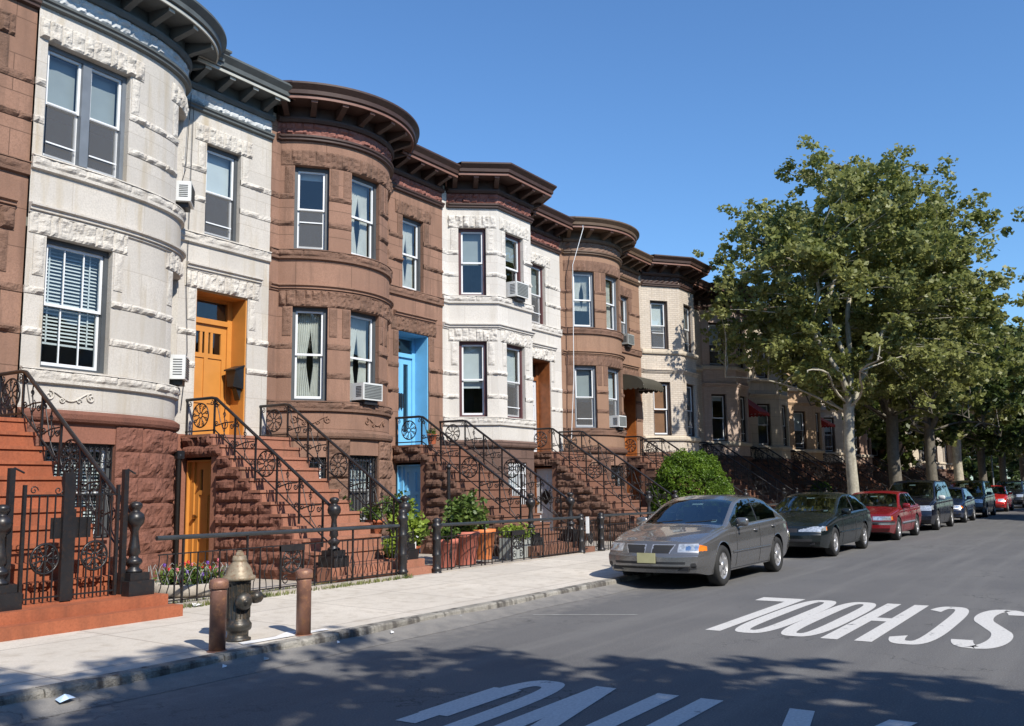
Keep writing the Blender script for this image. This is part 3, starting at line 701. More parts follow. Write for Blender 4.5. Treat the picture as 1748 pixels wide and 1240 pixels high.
# --- brown house at the far left
arc0 = arcpts(1.85, 5.2, .9, yf=13.15)
p0 = [(1.6, 13.15)]+arc0+[(7.3, 13.15)]; P0 = Path(p0); gx = lambda P, X: P.L-(P.p[-1][0]-X)
pal0 = dict(wall='brown', rock='brown_rock', base='red_rock', baseflat='red_flat', corn='corn_brown', frieze='frieze_red')
row_house('brown stone row house at the left edge of the photo, cut off by the frame', p0, gx(P0, 5.2), pal0,
    [((gx(P0, 5.85), gx(P0, 6.7), 6.62, 8.3), dict(casing='casing_gray', cover=.4)), ((1.6, 2.5, 3.5, 5.4), dict(cover=.4)), ((1.6, 2.5, 6.65, 8.4), dict(cover=.4)), ((3.1, 3.8, 3.5, 5.4), dict(cover=.4)), ((3.1, 3.8, 6.65, 8.4), dict(cover=.4))],
    [((gx(P0, 5.7), gx(P0, 6.85), 2.66, 5.4), dict(style='six', frame='orange'))], dict(x=(5.35, 7.12), yl=12.5, yb=9.95, mat='rust_step', rock='red_rock'), hood=(5.4, 7.12, 5.72), yf=13.15)
# --- light limestone house with swell front
n = 34; H1 = []
for k in range(n+1):
    q = k/n*math.pi/2; c, s = math.sin(q), math.cos(q); H1.append((7.3+3.38*c**(2/3.0), 14.3-1.2*s**(1.0)))
H1 = [H1[0]]+[p for p in H1[1:] if p[0]-7.3 > .5]+[(13.01, 14.3)]
P1 = Path(H1); be1 = gx(P1, 10.68)
pal1 = dict(wall='lime', rock='lime_rock', base='red_rock', baseflat='red_flat', corn='corn_gray', frieze='frieze_gray', cfull=True)
h1, P1 = row_house('light grey limestone row house with orange front door and dark grey cornice', H1, be1, pal1,
    [((.30, 1.42, 3.46, 5.42), dict(casing='casing_gray', fill='slats', cover=.8, muntin=True)),
     ((.16, 1.62, 6.62, 8.42), dict(casing='casing_slate', fill='shade_gray', cover=.45, double=True)),
     ((be1-.98, be1-.3, 3.46, 5.42), dict(casing='casing_slate', cover=.2)), ((be1-.98, be1-.3, 6.62, 8.42), dict(casing='casing_slate', cover=.2)),
     ((gx(P1, 11.38), gx(P1, 12.22), 6.5, 8.3), dict(casing='casing_gray', fill='shade', cover=.55))],
    [((gx(P1, 11.25), gx(P1, 12.48), 2.66, 5.42), dict(style='six', frame='orange', transom=.42))],
    dict(x=(11.02, 12.93), mat='clay_step', rock='red_rock', door='six', dframe='orange'), reliefs=(.8,), hood=(10.98, 12.78, 5.74),
    base_w=[((.35, 1.62, .95, 2.38), dict(casing='casing_gray', fill='slats', cover=1, grille='iron'))])
# --- brownstone with round bay and blue doors
H2 = flat_pts(13.01, 13.25, 16.6, .95, 18.83); P2 = Path(H2); be2 = gx(P2, 16.6)
pal2 = dict(wall='brown', rock='brown_rock', base='brown_rock', baseflat='brown', corn='corn_brown', frieze='frieze_red')
bw = [(.55, 1.27), (1.79, 2.69), (3.2, 3.93)]
h2, P2 = row_house('brownstone row house with round bay and sky blue double doors', H2, be2, pal2,
    [((bw[0][0], bw[0][1], 3.45, 5.4), dict(casing='casing_gray', fill='curtain', cover=1)), ((bw[1][0], bw[1][1], 3.45, 5.4), dict(casing='casing_gray', fill='curtain', cover=.8)), ((bw[2][0], bw[2][1], 3.45, 5.4), dict(cover=.3)),
     ((bw[0][0], bw[0][1], 6.6, 8.4), dict(casing='casing_gray', fill='shade', cover=.08)), ((bw[1][0], bw[1][1], 6.6, 8.4), dict(casing='casing_gray', fill='curtain', cover=.8)), ((bw[2][0], bw[2][1], 6.6, 8.4), dict(cover=.3)),
     ((gx(P2, 17.24), gx(P2, 18.06), 6.48, 8.3), dict(casing='casing_gray', fill='curtain', cover=1))],
    [((gx(P2, 17.1), gx(P2, 18.27), 2.66, 5.42), dict(style='double', frame='blue', transom=.42))],
    dict(x=(16.9, 18.78), mat='brown_step', rock='dark_rock', door='blue6', dframe='blue'), reliefs=(.95, 2.6), hood=(16.9, 18.5, 5.74),
    base_w=[((bw[0][0], bw[0][1], .95, 2.3), dict(casing='casing_gray', fill='shade', cover=.3, grille='iron')), ((bw[1][0], bw[1][1], .95, 2.35), dict(casing='casing_gray', fill='shade', cover=.6, grille='iron'))])
# --- white painted house with angular bay
H3 = flat_pts(18.83, 19.08, 22.35, 1.0, 24.87, 'poly'); P3 = Path(H3); be3 = gx(P3, 22.35)
pal3 = dict(wall='white', rock='white_rock', base='dark_base', baseflat='dark_base', rockbase=False, corn='corn_brown', frieze='frieze_red', c0=.16)
pw = [(.52, 1.24), (1.93, 2.82), (3.55, 4.2)]
h3, P3 = row_house('white painted row house with three-sided bay and brown cornice', H3, be3, pal3,
    [((pw[0][0], pw[0][1], 3.45, 5.4), dict(casing='casing_maroon', fill='shade', cover=.5)), ((pw[1][0], pw[1][1], 3.45, 5.4), dict(casing='casing_maroon', fill='shade', cover=.45)), ((pw[2][0], pw[2][1], 3.45, 5.4), dict(cover=.3)),
     ((pw[0][0], pw[0][1], 6.6, 8.4), dict(casing='casing_maroon', fill='shade_gray', cover=.5)), ((pw[1][0], pw[1][1], 6.6, 8.4), dict(casing='casing_maroon', fill='shade_gray', cover=.35)), ((pw[2][0], pw[2][1], 6.6, 8.4), dict(cover=.3)),
     ((gx(P3, 23.1), gx(P3, 23.98), 6.48, 8.3), dict(casing='casing_maroon', fill='shade_gray', cover=.5))],
    [((gx(P3, 22.95), gx(P3, 24.2), 2.66, 5.42), dict(style='white', frame='wood', transom=.45))],
    dict(x=(22.8, 24.7), mat='brown_step', rock='dark_rock', door='diamond', dframe='wood'), hood=(22.7, 24.5, 5.74),
    base_w=[((pw[1][0], pw[1][1], .95, 2.3), dict(casing='casing_dark', fill='shade', cover=.6, grille='sash'))])
# --- tan brownstone with round bay
H4 = flat_pts(24.87, 25.1, 28.35, .95, 30.6); P4 = Path(H4); be4 = gx(P4, 28.35)
pal4 = dict(wall='brownb', rock='brown_rock', base='dark_rock', baseflat='brown', corn='corn_tan', frieze='frieze_brown')
bw4 = [(.5, 1.25), (1.72, 2.6), (3.1, 3.8)]
h4, P4 = row_house('tan brownstone row house with round bay and dark door awning', H4, be4, pal4,
    [((bw4[0][0], bw4[0][1], 3.45, 5.4), dict(casing='casing_slate', fill='shade_gray', cover=.5)), ((bw4[1][0], bw4[1][1], 3.45, 5.4), dict(casing='casing_slate', fill='shade', cover=.45)),
     ((bw4[0][0], bw4[0][1], 6.6, 8.4), dict(casing='casing_slate', fill='curtain', cover=.6)), ((bw4[1][0], bw4[1][1], 6.6, 8.4), dict(casing='casing_slate', fill='curtain', cover=.8)),
     ((gx(P4, 28.95), gx(P4, 29.75), 6.48, 8.3), dict(casing='casing_slate', fill='shade_gray', cover=.5))],
    [((gx(P4, 28.8), gx(P4, 30.1), 2.66, 5.42), dict(style='wooddouble', frame='wood_orange', transom=.45))],
    dict(x=(28.6, 30.5), mat='brown_step', rock='dark_rock', door='wood', dframe='wood'), det=.5, hood=(28.6, 30.3, 5.74),
    base_w=[((bw4[0][0], bw4[0][1], .95, 2.3), dict(casing='casing_dark', fill='shade', cover=.3, grille='iron')), ((bw4[1][0], bw4[1][1], .95, 2.3), dict(casing='casing_dark', fill='shade', cover=.3, grille='iron'))])
# --- cream brick houses further on
def far_house(i, x0, wallm, rockm, corn, label, dstyle, fills):
    x1 = x0+5.75; H = flat_pts(x0, x0+.2, x0+3.75, .95, x1, 'poly'); P = Path(H); be = gx(P, x0+3.75)
    H[2] = (x0+1.45, YF-.95); H[3] = (x0+2.85, YF-.95); P = Path(H)
    pal = dict(wall=wallm, rock=rockm, base='dark_rock', baseflat='dark_base', rockbase=False, rough=False, corn=corn, frieze=corn, c0=.16)
    a = [(.55, 1.27), (2.15, 3.0)]
    be = gx(P, x0+3.75)
    row_house(label, H, be, pal,
        [((a[0][0], a[0][1], 3.45, 5.4), dict(casing='casing_dark', fill=fills[0], cover=fills[1])), ((a[1][0], a[1][1], 3.45, 5.4), dict(casing='casing_dark', fill='shade', cover=.4)),
         ((a[0][0], a[0][1], 6.6, 8.4), dict(casing='casing_dark', fill='shade', cover=fills[2])), ((a[1][0], a[1][1], 6.6, 8.4), dict(casing='casing_dark', fill='shade_gray', cover=.4)),
         ((gx(P, x0+4.2), gx(P, x0+5.0), 6.48, 8.3), dict(casing='casing_dark', fill='shade', cover=.5))],
        [((gx(P, x0+4.05), gx(P, x0+5.3), 2.66, 5.42), dict(style=dstyle, frame='wood', transom=.45))],
        dict(x=(x0+3.9, x0+5.65), mat='brown_step', rock='dark_rock'), det=.4,
        base_w=[((a[0][0], a[0][1], .95, 2.3), dict(casing='casing_dark', fill='shade', cover=.3, grille='iron'))])
FH = [('brick', 'cream', 'corn_brown', 'cream brick row house, first one after the tan round-bay house', 'wooddouble', ('wood_blind', 1, .5)),
      ('pinkwash', 'cream', 'corn_brown', 'pinkish brick row house partly behind the leaves beside the cream brick house', 'white', ('shade', .2, .5)),
      ('cream', 'cream', 'corn_tan', 'cream stone row house with the red awning beside its bay', 'wood', ('shade_gray', .5, .3)),
      ('tanbrick', 'cream', 'corn_brown', 'orange tan brick row house left of the big pale tree trunk', 'wood', ('shade', .5, .5)),
      ('brick', 'cream', 'corn_brown', 'cream brick row house right behind the big pale tree trunk', 'wood', ('shade', .5, .5)),
      ('pinkbrick', 'cream', 'corn_tan', 'pink brick row house in tree shade between the first two street trees', 'wood', ('shade', .5, .5)),
      ('brown', 'brown_rock', 'corn_brown', 'brown row house in tree shade behind the dark blue van', 'wood', ('shade', .5, .5)),
      ('tanbrick', 'cream', 'corn_brown', 'tan brick row house in deep shade behind the dark green van', 'wood', ('shade', .5, .5)),
      ('cream', 'cream', 'corn_tan', 'cream stone row house in deep shade beyond the dark green van', 'wood', ('shade', .5, .5)),
      ('pinkbrick', 'cream', 'corn_brown', 'pink brick row house glimpsed left of the third street tree', 'wood', ('shade', .5, .5)),
      ('brick', 'cream', 'corn_brown', 'cream brick row house glimpsed right of the third street tree', 'wood', ('shade', .5, .5)),
      ('tanbrick', 'cream', 'corn_brown', 'farthest row house seen between the trunks at the end of the row', 'wood', ('shade', .5, .5))]
X5 = 30.6
for i, f in enumerate(FH):
    a_, b_, c_, l_, d_, fl_ = f; far_house(i, X5+i*5.75, a_, b_, c_, l_, d_, fl_)
# --- stoop railings
RL = [(7.05, 13.15, 12.5, 9.95, 'black scrollwork railing on the right of the orange-red steps at the left edge'),
      (5.45, 13.15, 12.5, 9.95, 'black railing whose turned post shows at the left edge of the photo'),
      (11.1, 14.3, 13.5, 10.6, 'black scrollwork railing above the orange basement door'),
      (12.85, 14.3, 13.5, 10.6, 'black railing right of the orange front door, ending at the fence post'),
      (17.0, 14.3, 13.5, 10.6, 'black scrollwork railing in front of the blue front doors, over the blue basement door'),
      (18.7, 14.3, 13.5, 10.6, 'black railing right of the blue front doors, against the white bay'),
      (22.88, 14.3, 13.5, 10.6, 'black railing over the white basement door with the dark diamond'),
      (24.62, 14.3, 13.5, 10.6, 'black railing crossing the tan round bay'),
      (28.68, 14.3, 13.5, 10.6, 'black railing below the dark door awning, left side'),
      (30.42, 14.3, 13.5, 10.6, 'black railing below the dark door awning, right side above the big round bush')]
for x, yt, yl, yb, lab in RL: stair_rail(x, yt, yl, yb, 3.3, 2.65, lab, G)
words = ['cream brick', 'pinkish brick', 'cream stone', 'orange tan brick']
src = None
for i in range(8):
    for k, dx in ((0, 3.98), (1, 5.57)):
        x = X5+i*5.75+dx; w_ = words[i % 4] if i < 4 else None
        sd = 'left' if k == 0 else 'right'
        lab = f'black stair railing on the {sd} of the {w_} house steps' if w_ else f'black {sd} railing of a shaded stoop {["just behind", "just right of", "further right of", "well beyond"][i-4]} the pale trunk'
        if src is None: src = stair_rail(x, 14.3, 13.5, 10.6, 3.3, 2.65, lab, G)
        else:
            c = copy_tree(src); c.location.x = x; c['label'] = lab
# ---------------------------------------------------------------- parked cars
def carpaint(name, c, metal=.35, rough=.17, coat=.35):
    m, nt, ns, L, b = newmat(name); b.inputs['Base Color'].default_value = rgb(c); b.inputs['Metallic'].default_value = metal
    b.inputs['Roughness'].default_value = rough; b.inputs['Coat Weight'].default_value = coat; b.inputs['Coat Roughness'].default_value = .03
    g = N(nt, 'ShaderNodeNewGeometry'); n = N(nt, 'ShaderNodeTexNoise', Scale=3.0, Detail=5.0); L.new(g.outputs['Position'], n.inputs['Vector'])
    r = N(nt, 'ShaderNodeMapRange'); r.inputs[1].default_value = .3; r.inputs[2].default_value = .7; r.inputs[3].default_value = rough; r.inputs[4].default_value = rough+.14
    L.new(n.outputs[0], r.inputs[0]); L.new(r.outputs[0], b.inputs['Roughness'])
    n2 = N(nt, 'ShaderNodeTexNoise', Scale=1.2, Detail=6.0); L.new(g.outputs['Position'], n2.inputs['Vector'])
    L.new(mixc(nt, ramp(nt, n2.outputs[0], .4, .8), rgb(c), tuple(x*.85+.012 for x in c)), b.inputs['Base Color'])
    return m
M['carglass'] = glassmat('car_glass', .10, (.42, .5, .48))
M['tyre'] = paint('tyre_rubber', (.018, .018, .018), .8, bump=.3)
M['rim'] = paint('alloy_rim', (.55, .55, .56), .35, .7, var=.06)
M['trim'] = paint('black_car_trim', (.018, .018, .02), .5)
M['chrome'] = paint('chrome', (.7, .7, .7), .15, 1, var=.03)
M['lamp_clear'] = paint('clear_headlight', (.42, .46, .50), .12, .4, var=.45, scale=22, coat=1)
M['lamp_red'] = paint('red_taillight', (.3, .01, .01), .15, coat=1)
M['lamp_amber'] = paint('amber_indicator', (.75, .2, .02), .2, coat=1)
M['seat'] = paint('grey_car_seat', (.16, .155, .15), .9)
M['plate'] = paint('cream_licence_plate', (.42, .40, .22), .5)
M['sticker'] = paint('pale_windscreen_sticker', (.6, .7, .75), .5)
def smooth1(xs, pts, r):
    fx = np.linspace(xs[0]-.3, xs[-1]+.3, 600); fy = np.interp(fx, [p[0] for p in pts], [p[1] for p in pts])
    k = np.exp(-((np.arange(-60, 61)*(fx[1]-fx[0]))/r)**2); k /= k.sum()
    return np.interp(xs, fx, np.convolve(np.pad(fy, 60, mode='edge'), k, 'valid'))
def make_car(label, cat, name, X0, Yc, L, W, zt, zb, wheels, wr, pm, cfg, dx=.03, group='cars parked along the kerb'):
    t = thing(name, label, cat, (X0+L/2, Yc, 0), group)
    n = int(L/dx); xs = np.linspace(0, L, n+1); ZT = smooth1(xs, zt, .07); ZB = smooth1(xs, zb, .10)
    ZT = np.maximum(ZT, ZB+.025); W2 = W/2
    ft, rt = cfg.get('ftaper', .10), cfg.get('rtaper', .08)
    Wx = W2*(1-ft*np.clip(1-xs/1.0, 0, 1)**2-rt*np.clip(1-(L-xs)/.9, 0, 1)**2)
    ZO = smooth1(xs, [(0, .27), (.5, .21), (L-.7, .22), (L, .34)], .1)
    tum = cfg.get('tumble', .40); nl, ng, ntp = (30 if dx > .026 else 46), (14 if dx < .05 else 10), 12
    secs = []; reg = []
    for i, x in enumerate(xs):
        w, zbl, zto, z0 = Wx[i], ZB[i], ZT[i], ZO[i]; pts = []
        for j in range(nl+1):
            u = j/nl; z = z0+(zbl-z0)*u
            s = .93+.07*math.sin(min(1, u/.55)*math.pi/2)-.035*max(0, (u-.62)/.38)**1.5
            if u > .86: s += .012*math.sin((u-.86)/.14*math.pi)
            pts.append((w*s, z))
        wb = pts[-1][0]-.022; ze = zto-min(.055, .5*(zto-zbl)); we = max(.1, wb-tum*(ze-zbl)-.0)
        for j in range(1, ng+1):
            u = j/ng; bow = .018*math.sin(u*math.pi)*min(1, (ze-zbl)/.3); pts.append((wb+(we-wb)*u+bow if j > 0 else wb, zbl+(ze-zbl)*u))
        for j in range(1, ntp+1):
            u = j/ntp; y = we*(1-u); zz = zto-(zto-ze)*abs(1-u)**2.6; pts.append((y, zz))
        secs.append(pts)
    k = len(secs[0]); K = 2*k-1
    fl, rl = cfg.get('fbulge', .26), cfg.get('rbulge', .16); lean = cfg.get('lean', .22); rlean = cfg.get('rlean', .08)
    def dfm(x, y, z):
        f = max(0, 1-x/.95)**2; r = max(0, 1-(L-x)/.8)**2; a = min(1, abs(y)/W2)
        hz = max(0, (z-.52)/.3); lo = max(0, (.36-z)/.12)
        x += f*(fl*a**2.6+lean*hz**1.6+.05*lo-(.035 if .33 < z < .56 else 0)*min(1, min(z-.33, .56-z)/.04))
        x -= r*(rl*a**2.6+rlean*max(0, (z-.55)/.3)**1.5+.05*lo-(.03 if .35 < z < .62 else 0)*min(1, min(z-.35, .62-z)/.04))
        return x
    V = []
    for i, x in enumerate(xs):
        row = [(p[0], p[1]) for p in secs[i]]; row = row+[(-p[0], p[1]) for p in reversed(row[:-1])]
        for y, z in row: V.append([x, y, z])
    V = np.array(V)
    # wheel arches : snap, then drop faces inside
    Ra = wr*1.17
    for xw in wheels:
        d = np.hypot(V[:, 0]-xw, V[:, 2]-wr); sel = (abs(V[:, 1]) > W2*.6) & (abs(d-Ra) < .022 if dx < .05 else abs(d-Ra) < .035) & (V[:, 2] > .15)
        f = Ra/d[sel]; V[sel, 0] = xw+(V[sel, 0]-xw)*f; V[sel, 2] = wr+(V[sel, 2]-wr)*f
    faces = {}
    def add(cls, f): faces.setdefault(cls, []).append(f)
    A, Bp, Cp = cfg['side']      # side glass: x start, list of pillars, x end
    ws, rw = cfg['wind'], cfg['rear']
    for i in range(n):
        xm = (xs[i]+xs[i+1])/2; dz = ZT[i]-ZB[i]
        for j in range(K-1):
            a, b = i*K+j, i*K+j+1; c, d = b+K, a+K; jj = j if j < k-1 else K-2-j
            cen = V[[a, b, c, d]].mean(axis=0); y, z = cen[1], cen[2]
            cls = 'body'
            if jj < nl:
                if any(math.hypot(cen[0]-xw, z-wr) < Ra-.004 for xw in wheels): continue
                e = cfg['low'](xm, y, z, L) if 'low' in cfg else None
                if e: cls = e
            elif jj < nl+ng:
                u = (jj-nl+.5)/ng
                if A < xm < Cp and .08 < u < .9 and dz > .13: cls = 'pillar' if any(abs(xm-q) < .035 for q in Bp) else 'side_window'
            else:
                if ws[0] < xm < ws[1] and jj > nl+ng+0: cls = 'windscreen'
                elif rw[0] < xm < rw[1] and jj > nl+ng+0: cls = 'rear_window'
            add(cls, (a, d, c, b))
        add('under', (i*K, (i+1)*K-1, (i+2)*K-1, (i+1)*K))
    extra = []
    def cap(i, cls_fn, flip):
        ny = 56 if dx > .026 else 120; base = len(V)+len(extra); grid = []
        for j in range(k):
            y, z = secs[i][j]; row = []
            for q in range(ny+1): u = 1-2*q/ny; row.append([xs[i], y*u, z])
            grid.append(row); extra.extend(row)
        for j in range(k-1):
            for q in range(ny):
                a = base+j*(ny+1)+q; f = (a, a+1, a+ny+2, a+ny+1)
                y = (grid[j][q][1]+grid[j+1][q+1][1])/2; z = (grid[j][q][2]+grid[j+1][q][2])/2
                add(cls_fn(y, z) or 'body', f if flip else tuple(reversed(f)))
    cap(0, cfg['front'], True); cap(n, cfg['back'], False)
    V = np.vstack([V, np.array(extra)])
    W3 = [(X0+dfm(x, y, z), Yc+y, z) for x, y, z in V]
    def surf(x, z, sgn=-1, out=.0):     # point of the lower side surface
        i = min(n, max(0, int(round(x/L*n)))); pts = secs[i]; y = np.interp(z, [p[1] for p in pts[:nl+1]], [p[0] for p in pts[:nl+1]])+out
        return (X0+dfm(x, y, z), Yc+sgn*y, z)
    def mk(cls, name, mat, sel=None, off=0):
        fs = [f for f in faces.get(cls, []) if sel is None or sel(np.mean([W3[q][1] for q in f])-Yc)]
        if not fs: return None
        idx = {}; vs = []; out = []
        for f in fs:
            o = []
            for q in f:
                if q not in idx: idx[q] = len(vs); vs.append(W3[q])
                o.append(idx[q])
            out.append(o)
        mb = MB(); mb.mesh(vs, out, True); return mb.build(name, mat, t)
    body = mk('body', 'body', pm)
    mk('pillar', 'pillar', M['trim']); mk('under', 'underbody', M['trim'])
    mk('windscreen', 'windscreen', M['carglass']); mk('rear_window', 'rear_window', M['carglass'])
    for sg in (-1, 1):
        mk('side_window', 'side_window', M['carglass'], lambda y, sg=sg: y*sg > 0)
        mk('headlight', 'headlight', M['lamp_clear'], lambda y, sg=sg: y*sg > 0); mk('amber', 'indicator', M['lamp_amber'], lambda y, sg=sg: y*sg > 0)
        mk('taillight', 'taillight', M['lamp_red'], lambda y, sg=sg: y*sg > 0)
    mk('grille', 'grille', M['trim']); mk('intake', 'air_intake', M['trim']); mk('strip', 'bumper_strip', M['trim']); mk('chrome', 'chrome_strip', M['chrome'])
    mk('bezel', 'light_surround', M['rim']); mk('grille_bar', 'grille_bar', M['tyre']); mk('lens', 'headlight_lens', M['chrome'])
    mk('bumper', 'bumper', M[cfg.get('bumper_mat', 'trim')])
    # wheels
    for xw in wheels:
        for sg in (-1, 1):
            yo = Yc+sg*(W2-.015); ax = lambda a, b, z, yo=yo, sg=sg, xw=xw: (X0+xw+a, yo-sg*(.0-z)*-1 if False else yo-sg*z, wr+b)
            wt = MB(); wt.lathe([(wr*.66, .0), (wr*.72, -.012), (wr*.93, -.012), (wr, .02), (wr, .17), (wr*.93, .2), (wr*.66, .2)], 0, 0, 0, 32, True, ax, False)
            wh = wt.build('wheel', M['tyre'], t)
            rm = MB(); rm.lathe([(wr*.67, .006), (wr*.62, .012), (wr*.60, .045), (wr*.58, .05)], 0, 0, 0, 28, True, ax, False)
            for q in range(cfg.get('spokes', 5)):
                an = 2*math.pi*q/cfg.get('spokes', 5)+.3; ca, sa = math.cos(an), math.sin(an); hw = cfg.get('spw', .05)
                P4 = [(r_*ca-u*sa, r_*sa+u*ca) for r_, u in ((wr*.12, hw*.8), (wr*.61, hw), (wr*.61, -hw), (wr*.12, -hw*.8))]
                rm.mesh([ax(a, b, .012) for a, b in P4]+[ax(a, b, .05) for a, b in P4], [(0, 1, 2, 3), (0, 4, 5, 1), (2, 6, 7, 3), (1, 5, 6, 2)])
            rm.lathe([(wr*.2, .006), (wr*.2, .04)], 0, 0, 0, 14, True, ax)
            rm.build('rim', M['rim'], wh)
            bk = MB(); bk.lathe([(wr*.6, .055), (wr*.6, .06)], 0, 0, 0, 20, False, ax); bk.build('brake_disc', M['trim'], wh)
            lin = MB(); rr_ = Ra; seg = 20
            for q in range(seg):
                a0, a1 = math.pi*q/seg-.25*(1-q/seg), math.pi*(q+1)/seg
                p = [(X0+xw+rr_*math.cos(a), wr+rr_*math.sin(a)) for a in (a0, a1)]; yi = Yc+sg*(W2-.34); y_ = Yc+sg*(W2-.05)
                lin.quad((p[0][0], y_, p[0][1]), (p[1][0], y_, p[1][1]), (p[1][0], yi, p[1][1]), (p[0][0], yi, p[0][1]))
            lin.poly([(X0+xw+rr_*math.cos(math.pi*q/12), Yc+sg*(W2-.34), wr+rr_*math.sin(math.pi*q/12)) for q in range(13)]+[(X0+xw-rr_, Yc+sg*(W2-.34), .2), (X0+xw+rr_, Yc+sg*(W2-.34), .2)])
            lin.build('wheel_arch', M['trim'], t)
    # door seams, mouldings, handles
    for xd in cfg['seams']:
        for sg in (-1, 1): sm_ = MB(); sm_.tube([surf(xd, z, sg, -.001) for z in np.linspace(.27, float(np.interp(xd, xs, ZB))-.01, 14)], .006, 4, False); sm_.build('door_seam', M['trim'], t)
    for zline in (.245,):
        for sg in (-1, 1): sm_ = MB(); sm_.tube([surf(x, zline, sg, -.002) for x in np.linspace(wheels[0]+Ra+.03, wheels[1]-Ra-.03, 20)], .008, 4, False); sm_.build('sill_seam', M['trim'], t)
    if cfg.get('mould', True):
        zc = cfg.get('mz', .52)
        for sg in (-1, 1): mo = MB(); mo.tube([surf(x, zc, sg, .006) for x in np.linspace(wheels[0]+Ra+.05, wheels[1]-Ra-.05, 26)], cfg.get('mw', .017), 6); mo.build('side_moulding', M[cfg['mould_mat']] if 'mould_mat' in cfg else pm, t)
    for xd in cfg['handles']:
        for sg in (-1, 1):
            zz = float(np.interp(xd, xs, ZB))-.11; h = MB(); h.tube([surf(xd-.09, zz, sg, .0), surf(xd-.08, zz, sg, .03), surf(xd+.08, zz, sg, .03), surf(xd+.09, zz, sg, .0)], .014, 6); h.build('door_handle', pm, t)
    xm = cfg['mirror']; zm = float(np.interp(xm, xs, ZB))
    for sg in (-1, 1):
        i = int(xm/L*n); yb = secs[i][nl][0]; mi = MB()
        cx, cy, cz = X0+xm-.02, Yc+sg*(yb+.10), zm+.085
        vs = []; 
        for a in range(9):
            for b in range(14):
                th, ph = math.pi*a/8, 2*math.pi*b/14; sx = math.copysign(abs(math.cos(th))**.7, math.cos(th)); sy = math.sin(th)*math.copysign(abs(math.cos(ph))**.6, math.cos(ph)); sz = math.sin(th)*math.copysign(abs(math.sin(ph))**.6, math.sin(ph))
                vs.append((cx+.055*sx+.0, cy+.115*sy, cz+.075*sz))
        mi.mesh(vs, [(a*14+b, a*14+(b+1) % 14, (a+1)*14+(b+1) % 14, (a+1)*14+b) for a in range(8) for b in range(14)], True)
        mi.tube([(cx+.02, Yc+sg*(yb-.03), zm+.0), (cx, cy-sg*.04, cz-.05)], .025, 6)
        mi.build('wing_mirror', pm if not cfg.get('mirror_mat') else M[cfg['mirror_mat']], t)
    # number plate, wipers, inside
    if cfg.get('plate', True):
        pl_ = MB(); z0 = cfg.get('pz', .42); px_ = X0+dfm(0, 0, z0+.08)-.02; pl_.box(px_-.012, Yc-.155, z0, px_, Yc+.155, z0+.155); pl_.build('licence_plate', M['plate'], t)
    xw0, xw1 = ws; zc0 = float(np.interp(xw0, xs, ZT)); wp = MB()
    for y0, y1 in ((-.1, -.62), (.45, -.02)): wp.tube([(X0+xw0-.03, Yc+y0, zc0+.012), (X0+xw0+.04, Yc+y1, zc0+.055)], .009, 4)
    wp.build('wiper', M['trim'], t)
    ins = MB(); zfl = .45; hr = cfg.get('headrest', .58)
    for xs_, n_ in [(cfg['seats'][0], 2), (cfg['seats'][1], 2)]:
        for q in range(n_):
            yc = Yc+(-.36 if q == 0 else .36)
            ins.box(X0+xs_-.45, yc-.24, zfl-.1, X0+xs_+.02, yc+.24, zfl+.12)
            ins.mesh([(X0+xs_+dx_+(.1 if k_ else 0), yc+dy_, z_) for k_, z_ in ((0, zfl+.1), (1, zfl+hr)) for dx_ in (0, .12) for dy_ in (-.22, .22)], [(0, 1, 3, 2), (4, 5, 7, 6), (0, 4, 6, 2), (1, 5, 7, 3), (0, 1, 5, 4), (2, 3, 7, 6)])
            ins.box(X0+xs_+.12, yc-.12, zfl+hr+.02, X0+xs_+.21, yc+.12, zfl+hr+.2)
    ins.build('seats', M['seat'], t)
    da = MB(); da.box(X0+xw0-.1, Yc-W2*.8, .5, X0+xw0+.42, Yc+W2*.8, zc0-.06); ring = [(X0+xw0+.52+.06*math.sin(a), Yc-.36+.18*math.cos(a), zc0-.05+.17*math.sin(a)) for a in np.linspace(0, 2*math.pi, 17)]
    da.tube(ring, .016, 5, False); da.box(X0+xs[3], Yc-W2*.75, .3, X0+L-.2, Yc+W2*.75, .36); da.build('dashboard', M['trim'], t)
    if cfg.get('sticker', True):
        st = MB(); xa, xb = xw0+.12, xw0+.2
        za, zb_ = float(np.interp(xa, xs, ZT)), float(np.interp(xb, xs, ZT)); y0 = Yc-W2*.62
        st.quad((X0+xa, y0-.05, za-.03), (X0+xa, y0+.04, za-.03), (X0+xb, y0+.04, zb_-.03), (X0+xb, y0-.05, zb_-.03))
        za, zb_ = float(np.interp(xw1-.16, xs, ZT)), float(np.interp(xw1-.1, xs, ZT)); st.quad((X0+xw1-.16, Yc-.1, za-.05), (X0+xw1-.16, Yc+.1, za-.05), (X0+xw1-.1, Yc+.1, zb_-.05), (X0+xw1-.1, Yc-.1, zb_-.05))
        st.build('windscreen_sticker', M['sticker'], t)
    return t
def fsedan(y, z):
    a = abs(y)
    if a > .47 and .585 < z < .712: return 'bezel' if (z < .597 or z > .70 or a < .485) else ('amber' if a > .80 else ('lens' if math.hypot((a-.62)/1.25, z-.648) < .034 or math.hypot((a-.74)/1.15, z-.648) < .03 else 'headlight'))
    if .565 < z < .705 and .055 < a < .43 and a < .43-(.705-z)*.55: return 'bezel' if (a < .07 or z > .694 or a > .415-(.705-z)*.55) else ('grille' if int((z-.565)/.0125) % 2 == 0 else 'grille_bar')
    if .325 < z < .44 and a < .60: return 'intake' if int((z-.325)/.0385) != 1 else 'body'
    if math.hypot(a-.71, z-.385) < .042: return 'intake'
def bsedan(y, z):
    a = abs(y)
    if .70 < z < .88 and a > .5: return 'taillight'
